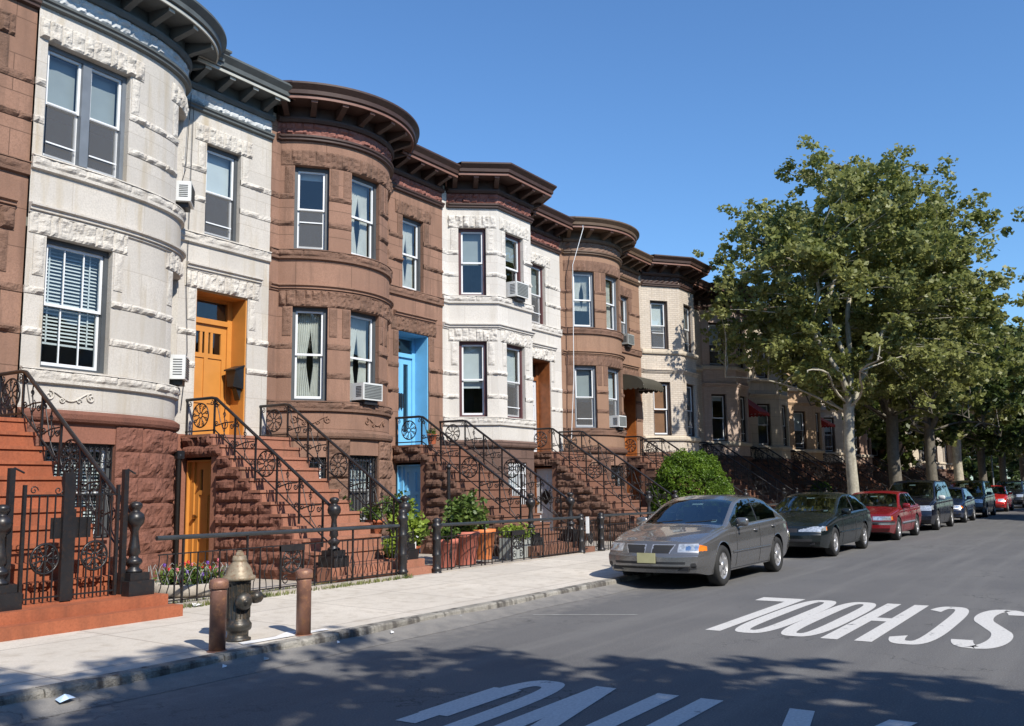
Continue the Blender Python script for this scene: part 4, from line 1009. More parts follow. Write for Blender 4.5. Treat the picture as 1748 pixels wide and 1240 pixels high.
def lsedan(x, y, z, L):
    if x < .34 and .60 < z < .70-.10*x: return 'amber'
    if x > L-.25 and .70 < z < .88: return 'taillight'
SED = dict(zt=[(0, .745), (.25, .80), (1.35, .97), (2.2, 1.36), (2.6, 1.45), (3.3, 1.455), (3.7, 1.40), (4.4, 1.08), (4.9, 1.05), (5.0, .97)], zb=[(0, .71), (1.3, .90), (3, .95), (4.4, 1.0), (5, .93)])
cs = dict(front=fsedan, back=bsedan, low=lsedan, side=(1.62, [2.95], 4.0), wind=(1.37, 2.30), rear=(3.72, 4.38), seams=[1.72, 2.93, 3.75], handles=[2.72, 3.72], mirror=1.83, seats=(2.55, 3.55), spokes=6, spw=.045)
PG = carpaint('warm_grey_car_paint', (.19, .188, .188), .6, .2, .9)
make_car('warm grey sedan at the front of the row of parked cars, nearest the viewer', 'car', 'parked_car', 13.86, 6.47, 5.0, 1.72, SED['zt'], SED['zb'], (1.08, 3.92), .325, PG, cs, dx=.025)
def fgreen(y, z):
    a = abs(y)
    if .585 < z < .70 and a > .34 and z < .62+.12*(a-.3)/.5: return 'headlight'
    if .57 < z < .66 and a < .30: return 'grille'
    if .33 < z < .43 and a < .6: return 'intake'
def lgreen(x, y, z, L):
    if x < .42 and .60 < z < .71-.06*x: return 'headlight' if x < .36 else 'amber'
    if x > L-.25 and .70 < z < .85: return 'taillight'
cg = dict(cs, front=fgreen, low=lgreen, spokes=7, spw=.03, mirror=1.88)
zt2 = [(0, .70), (.3, .79), (1.4, .97), (2.4, 1.36), (2.8, 1.43), (3.4, 1.43), (3.8, 1.38), (4.6, 1.07), (5.1, 1.02), (5.2, .93)]; zb2 = [(0, .68), (1.3, .88), (3, .93), (4.4, .98), (5.2, .90)]
cg.update(side=(1.75, [3.05], 4.15), wind=(1.42, 2.48), rear=(3.82, 4.58), seams=[1.8, 3.03, 3.9], handles=[2.82, 3.8], seats=(2.65, 3.65))
make_car('dark green sedan with a long pale headlight, parked behind the grey sedan', 'car', 'parked_car', 21.0, 6.5, 5.2, 1.74, zt2, zb2, (1.1, 3.95), .325, carpaint('dark_green_car_paint', (.006, .010, .011), .05), cg)
def fred(y, z):
    a = abs(y)
    if .60 < z < .70 and a > .40: return 'headlight'
    if .60 < z < .70 and a < .36: return 'grille'
    if .47 < z < .52: return 'chrome'
    if .52 < z < .56: return 'strip'
def lred(x, y, z, L):
    if x < .3 and .60 < z < .70: return 'amber' if x > .12 else 'headlight'
    if (x < .5 or x > L-.5) and .47 < z < .52: return 'chrome'
    if (x < .5 or x > L-.5) and .52 < z < .56: return 'strip'
    if x > L-.2 and .66 < z < .85: return 'taillight'
cr = dict(cg, front=fred, low=lred, mould_mat='casing_slate', mz=.48, mw=.03, fbulge=.12, rbulge=.08, lean=.05, ftaper=.05, spokes=9, spw=.022)
zt3 = [(0, .76), (.2, .80), (1.5, .93), (2.3, 1.33), (2.6, 1.40), (3.6, 1.40), (3.8, 1.37), (4.2, 1.02), (5.0, .97), (5.1, .9)]; zb3 = [(0, .73), (1.3, .87), (3, .90), (4.4, .93), (5.1, .88)]
cr.update(wind=(1.52, 2.34), rear=(3.84, 4.2), side=(1.8, [2.98], 4.05), seams=[1.8, 2.96, 3.85])
make_car('bright red boxy sedan with chrome bumper strip and square headlights, third in the parked row', 'car', 'parked_car', 28.0, 6.5, 5.1, 1.8, zt3, zb3, (1.05, 3.85), .33, carpaint('red_car_paint', (.20, .008, .012), .1), cr)
# tall cars
def fvan(y, z):
    a = abs(y)
    if .70 < z < .86 and a > .50: return 'headlight'
    if .64 < z < .78 and a < .44: return 'grille'
    if .36 < z < .46 and a < .5: return 'intake'
def lvan(x, y, z, L):
    if x < .32 and .72 < z < .86: return 'headlight'
    if x > L-.1 and .85 < z < 1.2: return 'taillight'
def bvan(y, z): return 'taillight' if abs(y) > .7 and .85 < z < 1.2 else None
ztv = [(0, .86), (.25, .98), (1.0, 1.10), (1.95, 1.64), (2.4, 1.74), (4.3, 1.74), (4.8, 1.66), (5.1, 1.2), (5.15, 1.0)]; zbv = [(0, .84), (1.0, 1.02), (3, 1.05), (5.15, 1.08)]
cv = dict(cs, front=fvan, low=lvan, back=bvan, side=(1.35, [2.5, 3.7], 4.75), wind=(1.05, 2.02), rear=(4.82, 5.05), seams=[1.5, 2.48, 3.68], handles=[2.3, 3.5], mirror=1.55, seats=(2.3, 3.4), tumble=.28, ftaper=.08, spokes=5, mould=False, headrest=.75, mirror_mat='acwhite', fbulge=.2, lean=.12)
make_car('dark blue minivan with bright headlight, parked behind the red sedan', 'minivan', 'parked_minivan', 34.6, 6.5, 5.15, 1.86, ztv, zbv, (1.05, 4.1), .345, carpaint('dark_blue_car_paint', (.003, .004, .010), .0), cv, dx=.045)
cb = dict(cs, spokes=5, plate=False)
make_car('small blue car half hidden between the dark blue minivan and the dark green minivan', 'car', 'parked_car', 41.6, 6.45, 4.4, 1.7, [(p[0]*.88, p[1]) for p in SED['zt']], [(p[0]*.88, p[1]) for p in SED['zb']], (.95, 3.45), .32, carpaint('blue_car_paint', (.008, .018, .05), .1), dict(cb, side=(1.45, [2.6], 3.5), wind=(1.22, 2.0), rear=(3.3, 3.85), seams=[1.5, 2.6], handles=[2.4], seats=(2.2, 3.1), mirror=1.6), dx=.06)
make_car('dark green minivan parked in tree shade', 'minivan', 'parked_minivan', 48.2, 6.5, 5.15, 1.86, ztv, zbv, (1.05, 4.1), .345, carpaint('deep_green_car_paint', (.003, .006, .006), .0), dict(cv, plate=False, mirror_mat='trim'), dx=.06)
make_car('bright red car beyond the dark green minivan', 'car', 'parked_car', 58.0, 6.5, 4.9, 1.75, SED['zt'], SED['zb'], (1.0, 3.8), .325, carpaint('scarlet_car_paint', (.45, .015, .015), .15), dict(cb), dx=.07)
make_car('black minivan at the far right end of the parked row', 'minivan', 'parked_minivan', 67.0, 6.4, 5.15, 1.86, ztv, zbv, (1.05, 4.1), .345, carpaint('black_car_paint', (.006, .006, .008), .2), dict(cv, plate=False, mirror_mat='trim'), dx=.08)
# ---------------------------------------------------------------- ground
def asphalt():
    m, nt, ns, L, b = newmat('asphalt'); g = N(nt, 'ShaderNodeNewGeometry')
    n1 = N(nt, 'ShaderNodeTexNoise', Scale=.35, Detail=7.0, Roughness=.65); n2 = N(nt, 'ShaderNodeTexNoise', Scale=70.0, Detail=3.0, Roughness=.7); n4 = N(nt, 'ShaderNodeTexNoise', Scale=6.0, Detail=5.0)
    for n in (n1, n2, n4): L.new(g.outputs['Position'], n.inputs['Vector'])
    mp = N(nt, 'ShaderNodeMapping'); mp.inputs['Scale'].default_value = (.12, 2.2, 1); L.new(g.outputs['Position'], mp.inputs['Vector'])
    n3 = N(nt, 'ShaderNodeTexNoise', Scale=1.0, Detail=5.0); L.new(mp.outputs[0], n3.inputs['Vector'])
    col = mixc(nt, ramp(nt, n1.outputs[0], .35, .68), (.098, .097, .099), (.136, .133, .131))
    col = mixc(nt, ramp(nt, n3.outputs[0], .5, .72), col, (.155, .152, .148))
    col = mixc(nt, ramp(nt, n2.outputs[0], .55, .7), col, (.22, .22, .215))
    col = mixc(nt, ramp(nt, n2.outputs[0], .46, .2), col, (.055, .056, .06))
    sp = N(nt, 'ShaderNodeSeparateXYZ'); L.new(g.outputs['Position'], sp.inputs[0])
    ad = N(nt, 'ShaderNodeMath', operation='MULTIPLY_ADD'); L.new(n4.outputs[0], ad.inputs[0]); ad.inputs[1].default_value = 1.4; L.new(sp.outputs['Y'], ad.inputs[2])
    gut = N(nt, 'ShaderNodeMath', operation='MULTIPLY'); L.new(ramp(nt, ad.outputs[0], 6.9, 8.2), gut.inputs[0]); gut.inputs[1].default_value = .75
    col = mixc(nt, gut.outputs[0], col, (.30, .28, .25))
    # worn cracks
    vo = N(nt, 'ShaderNodeTexVoronoi', Scale=.5); vo.feature = 'DISTANCE_TO_EDGE'; wv = N(nt, 'ShaderNodeVectorMath', operation='ADD')
    sc_ = N(nt, 'ShaderNodeVectorMath', operation='SCALE'); L.new(n4.outputs['Color'], sc_.inputs[0]); sc_.inputs['Scale'].default_value = .7
    L.new(g.outputs['Position'], wv.inputs[0]); L.new(sc_.outputs[0], wv.inputs[1]); L.new(wv.outputs[0], vo.inputs['Vector'])
    cr = N(nt, 'ShaderNodeMath', operation='MULTIPLY'); L.new(ramp(nt, vo.outputs['Distance'], .012, .0), cr.inputs[0]); L.new(ramp(nt, n1.outputs[0], .5, .6), cr.inputs[1])
    cr2 = N(nt, 'ShaderNodeMath', operation='MULTIPLY'); L.new(cr.outputs[0], cr2.inputs[0]); cr2.inputs[1].default_value = .8
    col = mixc(nt, cr2.outputs[0], col, (.03, .03, .03))
    L.new(col, b.inputs['Base Color']); b.inputs['Roughness'].default_value = .82; b.inputs['Specular IOR Level'].default_value = .35
    bp = N(nt, 'ShaderNodeBump', Strength=.5, Distance=.01); L.new(n2.outputs[0], bp.inputs['Height']); L.new(bp.outputs[0], b.inputs['Normal'])
    return m
M['asphalt'] = asphalt()
M['concrete'] = stone('pavement_concrete', (.60, .55, .48), dirt=(.32, .27, .21), var=.13, scale=.8, bump=.2, joint=(1.52, 1.5, .012, 0), jcol=(.33, .29, .25), streak=.3, fine=55, bumpd=.006, spots=True)
M['kerb'] = stone('kerb_stone', (.36, .34, .30), dirt=(.12, .11, .10), var=.4, scale=2.2, bump=.6, streak=.9, bumpd=.03)
M['areaway'] = stone('areaway_concrete', (.42, .38, .33), dirt=(.25, .22, .18), var=.12, scale=1.5, bump=.2, streak=.2)
M['earth'] = stone('earth', (.12, .11, .08), var=.2, scale=.2)
def marking():
    m, nt, ns, L, b = newmat('road_paint'); g = N(nt, 'ShaderNodeNewGeometry')
    n1 = N(nt, 'ShaderNodeTexNoise', Scale=3.0, Detail=8.0, Roughness=.75); n2 = N(nt, 'ShaderNodeTexNoise', Scale=45.0, Detail=3.0)
    for n in (n1, n2): L.new(g.outputs['Position'], n.inputs['Vector'])
    col = mixc(nt, ramp(nt, n2.outputs[0], .3, .8), (.62, .61, .585), (.44, .43, .42))
    col = mixc(nt, ramp(nt, n1.outputs[0], .61, .66), col, (.14, .14, .142))
    L.new(col, b.inputs['Base Color']); b.inputs['Roughness'].default_value = .7
    return m
M['marking'] = marking()
def plane(name, x0, y0, x1, y1, z, mat):
    b = MB(); b.quad((x0, y0, z), (x1, y0, z), (x1, y1, z), (x0, y1, z)); o = b.build(name, M[mat]); o['kind'] = 'structure'; return o
plane('ground', -900, -900, 1500, 900, -.03, 'earth')
plane('road', -60, -4.2, 400, 7.09, 0, 'asphalt')
YK = 7.08
b = MB(); b.quad((-60, YK+.155, .13), (400, YK+.155, .13), (400, 10.05, .19), (-60, 10.05, .19)); b.build('pavement', M['concrete'], kind='structure')
plane('paved_front_yard', -60, 10.05, 400, 14.5, .19, 'areaway')
b = MB(); rr = random.Random(4)
x = -20
while x < 140:
    l = rr.uniform(1.3, 2.0); z = .128+rr.uniform(-.004, .008); y = YK+rr.uniform(-.012, .012)
    b.mesh([(x, y, -.02), (x+l-.012, y, -.02), (x, y+.012, z-.02), (x+l-.012, y+.012, z-.02), (x, y+.03, z), (x+l-.012, y+.03, z), (x, YK+.15, z+.004), (x+l-.012, YK+.15, z+.004), (x, YK+.15, -.02), (x+l-.012, YK+.15, -.02)], [(0, 1, 3, 2), (2, 3, 5, 4), (4, 5, 7, 6), (6, 7, 9, 8), (0, 2, 4, 6, 8), (1, 9, 7, 5, 3)]); x += l
b.build('kerb', M['kerb'], kind='structure')
b = MB(); rr = random.Random(9); xs_ = [-20+k*.5 for k in range(360)]; zz_ = [.07+.025*nz(x*.7, 1, 2) for x in xs_]; yy_ = [6.72+.12*nz(x*.4, 5, 2) for x in xs_]
for k in range(len(xs_)-1): b.quad((xs_[k], yy_[k], .003), (xs_[k+1], yy_[k+1], .003), (xs_[k+1], 7.1, zz_[k+1]), (xs_[k], 7.1, zz_[k]))
b.build('gutter', M['asphalt'], kind='structure')
b = MB(); b.box(-60, -9.5, -.02, 400, -4.35, .12); b.build('opposite_pavement', M['concrete'], kind='structure')
b = MB(); b.box(-60, -4.35, -.02, 400, -4.2, .12); b.build('opposite_kerb', M['kerb'], kind='structure')
# ---- painted words (they face drivers coming towards the viewer)
def stroke(mb, pts, w, T, z):
    """2-D polyline of varying width laid flat"""
    n = len(pts); L_, R_ = [], []
    for i, (u, v) in enumerate(pts):
        a = pts[max(i-1, 0)]; c = pts[min(i+1, n-1)]; dx, dy = c[0]-a[0], c[1]-a[1]; dx *= .42; dy *= 3.4; l = math.hypot(dx, dy); nx_, ny_ = -dy/l, dx/l
        ww = w(i/(n-1)) if callable(w) else w
        L_.append(T(u+nx_*ww/.42, v+ny_*ww/3.4, z)); R_.append(T(u-nx_*ww/.42, v-ny_*ww/3.4, z))
    for i in range(n-1): mb.quad(L_[i], L_[i+1], R_[i+1], R_[i])
def letter(ch, y0, wd, xb, h, label=None, hw=.075):
    """xb: x of the letter's foot (far side); the letter's right is +y"""
    mb = MB(); T = lambda u, v, z: (xb-v*h, y0+u*wd, z); z = .004
    e = hw/wd; ev = hw/h
    def bar(u0, v0, u1, v1, zz=z):
        mb.quad(T(u0, v0, zz), T(u1, v0, zz), T(u1, v1, zz), T(u0, v1, zz))
    def arc(cu, cv, ru, rv, a0, a1, n=14): return [(cu+ru*math.cos(R(a0+(a1-a0)*k/n)), cv+rv*math.sin(R(a0+(a1-a0)*k/n))) for k in range(n+1)]
    def band(pts, ru_in=e*2, rv_in=None):
        stroke(mb, pts, hw*wd/.42 if False else hw, T, z)
    e2 = e*2; tv = .07
    def ring(a0, a1, cu=.5, cv=.5, ru=.5, rv=.5, rin_u=None, rin_v=None, n=26):
        riu = ru-e2 if rin_u is None else rin_u; riv = rv-tv if rin_v is None else rin_v
        sup = lambda c, p=.62: math.copysign(abs(c)**p, c)
        A = [(cu+ru*sup(math.cos(R(a0+(a1-a0)*k/n))), cv+rv*sup(math.sin(R(a0+(a1-a0)*k/n)))) for k in range(n+1)]
        B = [(cu+riu*sup(math.cos(R(a0+(a1-a0)*k/n))), cv+riv*sup(math.sin(R(a0+(a1-a0)*k/n)))) for k in range(n+1)]
        for k in range(n): mb.quad(T(*A[k], z), T(*A[k+1], z), T(*B[k+1], z), T(*B[k], z))
    if ch == 'L': bar(0, 0, e2, 1); bar(e2, 0, 1.15, .12)
    elif ch == 'O': ring(0, 360, n=44)
    elif ch == 'H': bar(0, 0, e2, 1); bar(1-e2, 0, 1, 1); bar(e2, .44, 1-e2, .53)
    elif ch == 'C': ring(38, 322, n=36)
    elif ch == 'G': ring(38, 360, n=38); bar(.56, .13, 1.02, .42, .0045)
    elif ch == 'I': bar(.42-e, 0, .42+e, 1)
    elif ch == 'N':
        bar(0, 0, e2, 1); bar(1-e2, 0, 1, 1); mb.quad(T(e2*.0, 1, z+.0005), T(e2, 1, z+.0005), T(1, 0, z+.0005), T(1-e2, 0, z+.0005))
    elif ch == 'X':
        mb.quad(T(0, 1, z), T(e2, 1, z), T(1, 0, z), T(1-e2, 0, z)); mb.quad(T(1-e2, 1, z+.0005), T(1, 1, z+.0005), T(e2, 0, z+.0005), T(0, 0, z+.0005))
    elif ch == 'S':
        pts = arc(.5, .745, .5-e, .255-tv/2, 25, 180, 14)+arc(.5, .5, .5-e, .12, 180, 215, 4)[1:]
        c1 = [(.5+(.5-e)*math.cos(R(a)), .76+(.24-tv/2)*math.sin(R(a))) for a in range(20, 225, 12)]
        c2 = [(.5+(.5-e)*math.cos(R(a)), .24+(.24-tv/2)*math.sin(R(a))) for a in range(45, -165, -12)]
        stroke(mb, c1+c2, hw*.95, T, z)
    return mb
def word(text, ys, wd, xb, h, label, hw):
    t = thing('road_marking', label, 'road marking', (xb, ys[0], 0))
    for ch, y in zip(text, ys):
        letter(ch, y, wd*{'X': 1.2, 'G': .8}.get(ch, 1), xb, h, hw=hw).build('painted_letter', M['marking'], t)
word('SCHOOL', [1.14, 1.76, 2.33, 2.88, 3.40, 3.95], .52, 13.64, 3.35, 'white painted word SCHOOL on the asphalt, upside down to the viewer', .088)
word('XING', [1.32, 2.47, 3.04, 3.88], .72, 7.0, 3.4, 'white painted word XING in the tree shadow at the bottom edge', .09)
M['faded'] = stone('faded_road_paint', (.26, .26, .25), var=.3, scale=9, bump=.1)
b = MB(); b.quad((10.46, 6.5, .004), (11.08, 5.33, .004), (11.14, 5.37, .004), (10.52, 6.56, .004)); tag(b.build('faded_line', M['faded']), 'thin faded pale line on the asphalt in front of the grey sedan', 'road marking')
b = MB(); b.quad((6.45, 7.14+.2, .14), (7.6, 7.14+.16, .14), (7.62, 7.22+.18, .141), (6.5, 7.22+.26, .142)); b.quad((6.9, 7.42, .1415), (7.0, 7.3, .1415), (7.3, 7.5, .1435), (7.25, 7.58, .1435)); tag(b.build('spray_mark', M['paper']), 'white spray paint strokes on the pavement edge by the hydrant', 'paint mark')
# ---- bollards and hydrant
def bollard(x, y, h, label):
    t = thing('bollard', label, 'bollard', (x, y, .13), 'rusty bollards guarding the hydrant')
    b = MB(); b.lathe([(.077, -.01), (.077, h-.12), (.077, h-.1)], x, y, .13, 20); b.build('post', M['rustpost'], t)
    b = MB(); b.lathe([(.086, h-.1), (.09, h-.09), (.09, h-.035), (.082, h-.02), (.06, h-.006), (.02, h)], x, y, .13, 20); b.build('cap', M['rustpost'], t)
    b = MB(); b.lathe([(.1, 0), (.095, .006), (.08, .012)], x, y, .131, 20); b.build('rust_stained_foot', M['rustpost'], t)
bollard(6.1, 7.30, .675, 'rusty brown steel bollard left of the hydrant, overlapping it'); bollard(7.21, 7.30, .68, 'rusty brown steel bollard standing alone right of the hydrant')
hx, hy = 6.62, 7.62; t = thing('fire_hydrant', 'black fire hydrant with a tan bonnet between the rusty bollards', 'fire hydrant', (hx, hy, .13))
b = MB(); b.lathe([(.13, 0), (.13, .03), (.105, .04), (.105, .1), (.125, .11), (.135, .13), (.135, .17), (.12, .19), (.113, .2), (.112, .56), (.12, .58), (.12, .6)], hx, hy, .13, 26)
for k in range(18):
    q = 2*math.pi*k/18; b.tube([(hx+.114*math.cos(q), hy+.114*math.sin(q), .36), (hx+.114*math.cos(q), hy+.114*math.sin(q), .7)], .007, 4, False)
b.build('barrel', M['hyd_black'], t)
b = MB(); b.lathe([(.12, .598), (.155, .6), (.165, .615), (.16, .64), (.135, .65), (.128, .69), (.105, .74), (.075, .775), (.07, .79), (.078, .80), (.07, .81), (.066, .84), (.05, .845)], hx, hy, .13, 26); b.build('bonnet', M['hyd_tan'], t)
b = MB(); b.lathe([(.042, .84), (.045, .85), (.04, .872), (.03, .878), (.0301, .89), (.01, .895)], hx, hy, .13, 6, False); b.build('operating_nut', M['hyd_tan'], t)
for ang, r, zz, ln in ((R(250), .085, .40, .10), (R(-25), .062, .42, .16)):
    dx_, dy_ = math.cos(ang), math.sin(ang)
    ax = lambda a, b_, z, dx_=dx_, dy_=dy_, zz=zz: (hx+dx_*(.09+z)-dy_*a, hy+dy_*(.09+z)+dx_*a, .13+zz+b_)
    b = MB(); b.lathe([(r*.8, 0), (r*.8, ln*.3), (r, ln*.35), (r*1.02, ln*.6), (r*.85, ln*.85), (r*.4, ln), (r*.18, ln+.005), (r*.16, ln+.03)], 0, 0, 0, 18, True, ax); b.build('outlet_cap', M['hyd_black'], t)
# ---------------------------------------------------------------- fences
iron_fence(7.5, 12.15, 10.15, .2, 1.06, 'black iron fence with wavy bars and scroll panel in front of the orange basement door', panels=(9.55,))
iron_fence(13.2, 18.3, 10.15, .17, 1.0, 'black iron fence with wavy bars in front of the terracotta pots', panels=(15.55,))
iron_fence(19.35, 24.2, 10.15, .15, .98, 'black iron fence reaching behind the grey sedan')
iron_fence(25.2, 30.0, 10.15, .15, .98, 'black iron fence in front of the big round bush', wavy=False)
iron_fence(31.0, 36.0, 10.15, .15, .98, 'black iron fence behind the red sedan', wavy=False)
def fpost(x, y, z0, h, label, r=.075):
    b = MB(); b.lathe([(r*1.35*a, h*q) for a, q in ((1.1, 0), (1.1, .03), (.8, .05), (.8, .09), (1, .11), (.8, .13), (.72, .15), (.72, .33), (.85, .35), (.72, .37), (.7, .6), (.85, .62), (.7, .64), (.68, .8), (.95, .84), (.95, .88), (.6, .91), (.8, .95), (.5, .99), (.05, 1))], x, y, z0, 14)
    tag(b.build('fence_post', M['iron']), label, 'post', 'turned fence posts')
fpost(12.25, 10.15, .15, 1.16, 'thick turned black post at the right end of the first wavy fence')
fpost(13.15, 10.13, .15, .98, 'black post at the left end of the fence by the terracotta pots'); fpost(18.35, 10.15, .12, .93, 'black post at the right end of the fence by the terracotta pots')
fpost(19.3, 10.15, .12, .93, 'black post just left of the grey sedan, beyond the gap in the fence'); fpost(24.3, 10.15, .12, .93, 'black fence post seen over the bonnet of the grey sedan')
# gates
def small_gate(x, y, ang, label, w=.95):
    t = thing('gate', label, 'gate', (x, y, .2)); c, s = math.cos(ang), math.sin(ang); b = MB()
    pl = lambda u, z: (x+c*u, y+s*u, z)
    for z in (.28, .88): b.tube([pl(0, z), pl(w, z)], .012, 5)
    for k in range(10): b.tube([pl(w*k/9, .22), pl(w*k/9, .9 if 0 < k < 9 else .95)], .008 if 0 < k < 9 else .014, 4)
    b.build('gate_leaf', M['iron'], t); b = MB(); b.tube([pl(.05, .3), pl(w/2, .86), pl(w-.05, .3)], .009, 4); medallion(b, (w/2, .5), .13, pl); b.build('scrollwork', M['iron'], t)
small_gate(12.3, 10.2, R(28), 'low black gate standing ajar between the two wavy fences')
small_gate(18.45, 10.15, R(8), 'low black gate just left of the grey sedan')
# front of the brown house at the left edge
t = thing('kerb_wall', 'orange-red painted low wall under the double gate', 'low wall', (5, 9.95, .15))
b = MB(); b.box(1.6, 9.82, .1, 7.24, 10.1, .42); b.build('wall', M['rust_step'], t)
b = MB(); b.box(5.6, 10.12, .1, 6.95, 10.5, .55); tag(b.build('entry_step', M['rust_step']), 'orange-red step right behind the double gate', 'step')
t = thing('double_gate', 'tall black double gate before the orange-red steps', 'gate', (6.25, 9.95, .42))
for a, c, nm in ((5.66, 6.22, 0), (6.24, 6.82, 1)):
    f = MB(); f.box(a, 9.93, .44, a+.035, 9.965, 1.72 if nm == 0 else 1.45); f.box(c-.035, 9.93, .44, c, 9.965, 1.9 if nm == 0 else 1.72)
    if nm == 0: f.box(c-.1, 9.925, .44, c+.03, 9.975, 1.86)
    for z in (.5, 1.6): f.box(a+.035, 9.94, z, c-.035, 9.956, z+.018)
    lf = f.build('gate_leaf', M['iron'], t)
    f = MB()
    for k in range(1, 6): x = a+(c-a)*k/6; f.box(x-.007, 9.941, .44, x+.007, 9.955, 1.6)
    pl = lambda u, z: (u, 9.948, z)
    for q, sg in ((a+.12, 1), (c-.16, -1)): f.tube(spiral((q, 1.66), .05, 1.2, 0, pl, 12, sg), .007, 4, False)
    medallion(f, ((a+c)/2, .92), .16, pl); f.build('bars', M['iron'], lf)
b = MB(); b.box(6.0, 9.962, 1.13, 6.48, 9.972, 1.36); b.build('lock_plate', M['iron'], t)
for x, z1, lab in ((5.53, 1.9, 'tall square black gate post on the left of the double gate'), (6.9, 1.9, 'tall square black gate post on the right of the double gate')):
    b = MB(); b.box(x-.03, 9.93, .43, x+.03, 9.99, z1); b.tube([(x, 9.96, z1-.03), (x+.03, 9.96, z1), (x+.16, 10.0, z1-.05)], .012, 5); tag(b.build('gate_post', M['iron']), lab, 'post')
tag(newel(7.06, 9.98, .42, 1.5, None), 'fat turned black post on the end of the orange-red low wall', 'post')
b = MB(); b.box(5.75, 10.75, .47, 6.05, 10.95, .50, rz=.3); tag(b.build('folded_paper', M['paper']), 'white folded paper lying on the orange-red steps', 'paper')
# kerb strip and weeds below the first fence
b = MB(); b.box(7.26, 10.08, .1, 12.2, 10.22, .235); tag(b.build('fence_footing', M['areaway']), 'grey concrete footing under the wavy fence by the hydrant', 'kerb strip')
b = MB(); b.box(13.1, 10.08, .1, 18.4, 10.22, .21); tag(b.build('fence_footing', M['areaway']), 'grey concrete footing under the fence by the terracotta pots', 'kerb strip')
def tufts(name, mat, spots, hmax, n, lab):
    b = MB(); rr = random.Random(5)
    for x0, y0, x1, y1, z in spots:
        for k in range(n):
            u = rr.random(); cl = .5+.5*nz(u*9+x0, 3, 1); 
            if rr.random() > cl*1.3: continue
            x = x0+(x1-x0)*u; y = y0+(y1-y0)*rr.random(); h = hmax*rr.uniform(.3, 1); a = rr.uniform(0, 6.3); w_ = .006; lx, ly = math.cos(a)*h*.5, math.sin(a)*h*.5
            px_, py_ = -math.sin(a)*w_, math.cos(a)*w_
            b.mesh([(x-px_, y-py_, z), (x+px_, y+py_, z), (x+lx*.5+px_*.7, y+ly*.5+py_*.7, z+h*.7), (x+lx*.5-px_*.7, y+ly*.5-py_*.7, z+h*.7), (x+lx, y+ly, z+h)], [(0, 1, 2, 3), (3, 2, 4)])
    o = b.build(name, M[mat]); o['kind'] = 'stuff'; tag(o, lab, 'grass')
tufts('weeds', 'grass', [(7.4, 9.93, 12.3, 10.07, .185), (7.4, 10.22, 12, 10.3, .2)], .08, 1500, 'dry weeds growing along the foot of the wavy fence')

b = MB(); b.mesh([(4.3, 6.90, .05), (4.36, 6.88, .07), (4.44, 6.92, .06), (4.42, 6.98, .08), (4.32, 7.0, .06), (4.36, 6.94, .10)], [(0, 1, 5), (1, 2, 3, 5), (3, 4, 5), (4, 0, 5)])
tag(b.build('plastic_scrap', M['bluebag']), 'pale blue crumpled plastic scrap in the shaded gutter', 'litter')
b = MB(); b.mesh([(7.93, 9.95, .2), (8.05, 9.93, .22), (8.07, 10.02, .205), (7.97, 10.04, .235)], [(0, 1, 3), (1, 2, 3)])
tag(b.build('paper_scrap', M['paper']), 'white paper scrap at the foot of the wavy fence', 'litter')
# ---------------------------------------------------------------- trees
def leaves(centres, rad, per, size, mat, name, parent, flat=.8):
    C_ = np.array(centres); n = len(C_)*per
    c = np.repeat(C_, per, axis=0); rr = np.repeat(np.array(rad), per)[:, None] if hasattr(rad, '__len__') else rad
    d = rng.normal(size=(n, 3)); d /= np.linalg.norm(d, axis=1)[:, None]; p = c+d*rr*(rng.random((n, 1))**.5)*np.array([1, 1, flat])
    a = rng.normal(size=(n, 3)); a[:, 2] *= .6; a /= np.linalg.norm(a, axis=1)[:, None]; q = rng.normal(size=(n, 3)); bb = np.cross(a, q); bb /= np.linalg.norm(bb, axis=1)[:, None]
    s = (size*(.6+.8*rng.random((n, 1))))
    a *= s; bb *= s*.75; nn = np.cross(a, bb); nn /= np.linalg.norm(nn, axis=1)[:, None]; up = nn*s*.22
    V = np.stack([p-a*.5, p+bb*.5-up*.0, p+a*.5+up, p-bb*.5], axis=1).reshape(-1, 3)
    off = np.array(parent.location) if parent else 0
    V = V-off
    me = bpy.data.meshes.new(name); me.vertices.add(len(V)); me.vertices.foreach_set('co', V.ravel().astype(np.float32))
    me.loops.add(n*4); me.loops.foreach_set('vertex_index', np.arange(n*4, dtype=np.int32)); me.polygons.add(n)
    me.polygons.foreach_set('loop_start', np.arange(0, n*4, 4, dtype=np.int32)); me.update(calc_edges=True)
    me.materials.append(M[mat]); o = bpy.data.objects.new(name, me); COL.objects.link(o)
    if parent: o.parent = parent
    return o
def limb(mb, p0, p1, r0, r1, sag, rr, n=9):
    p0, p1 = Vector(p0), Vector(p1); pts = []; L = (p1-p0).length
    w1 = Vector((rr.uniform(-1, 1), rr.uniform(-1, 1), rr.uniform(-.5, .5)))*L*.07; w2 = Vector((rr.uniform(-1, 1), rr.uniform(-1, 1), 0))*L*.04
    for k in range(n+1):
        u = k/n; p = p0.lerp(p1, u)+Vector((0, 0, sag*L*math.sin(u*math.pi)))+w1*math.sin(u*math.pi)+w2*math.sin(u*3*math.pi); pts.append(p)
    mb.tube(pts, [r0+(r1-r0)*k/n for k in range(n+1)], 7, True); return pts
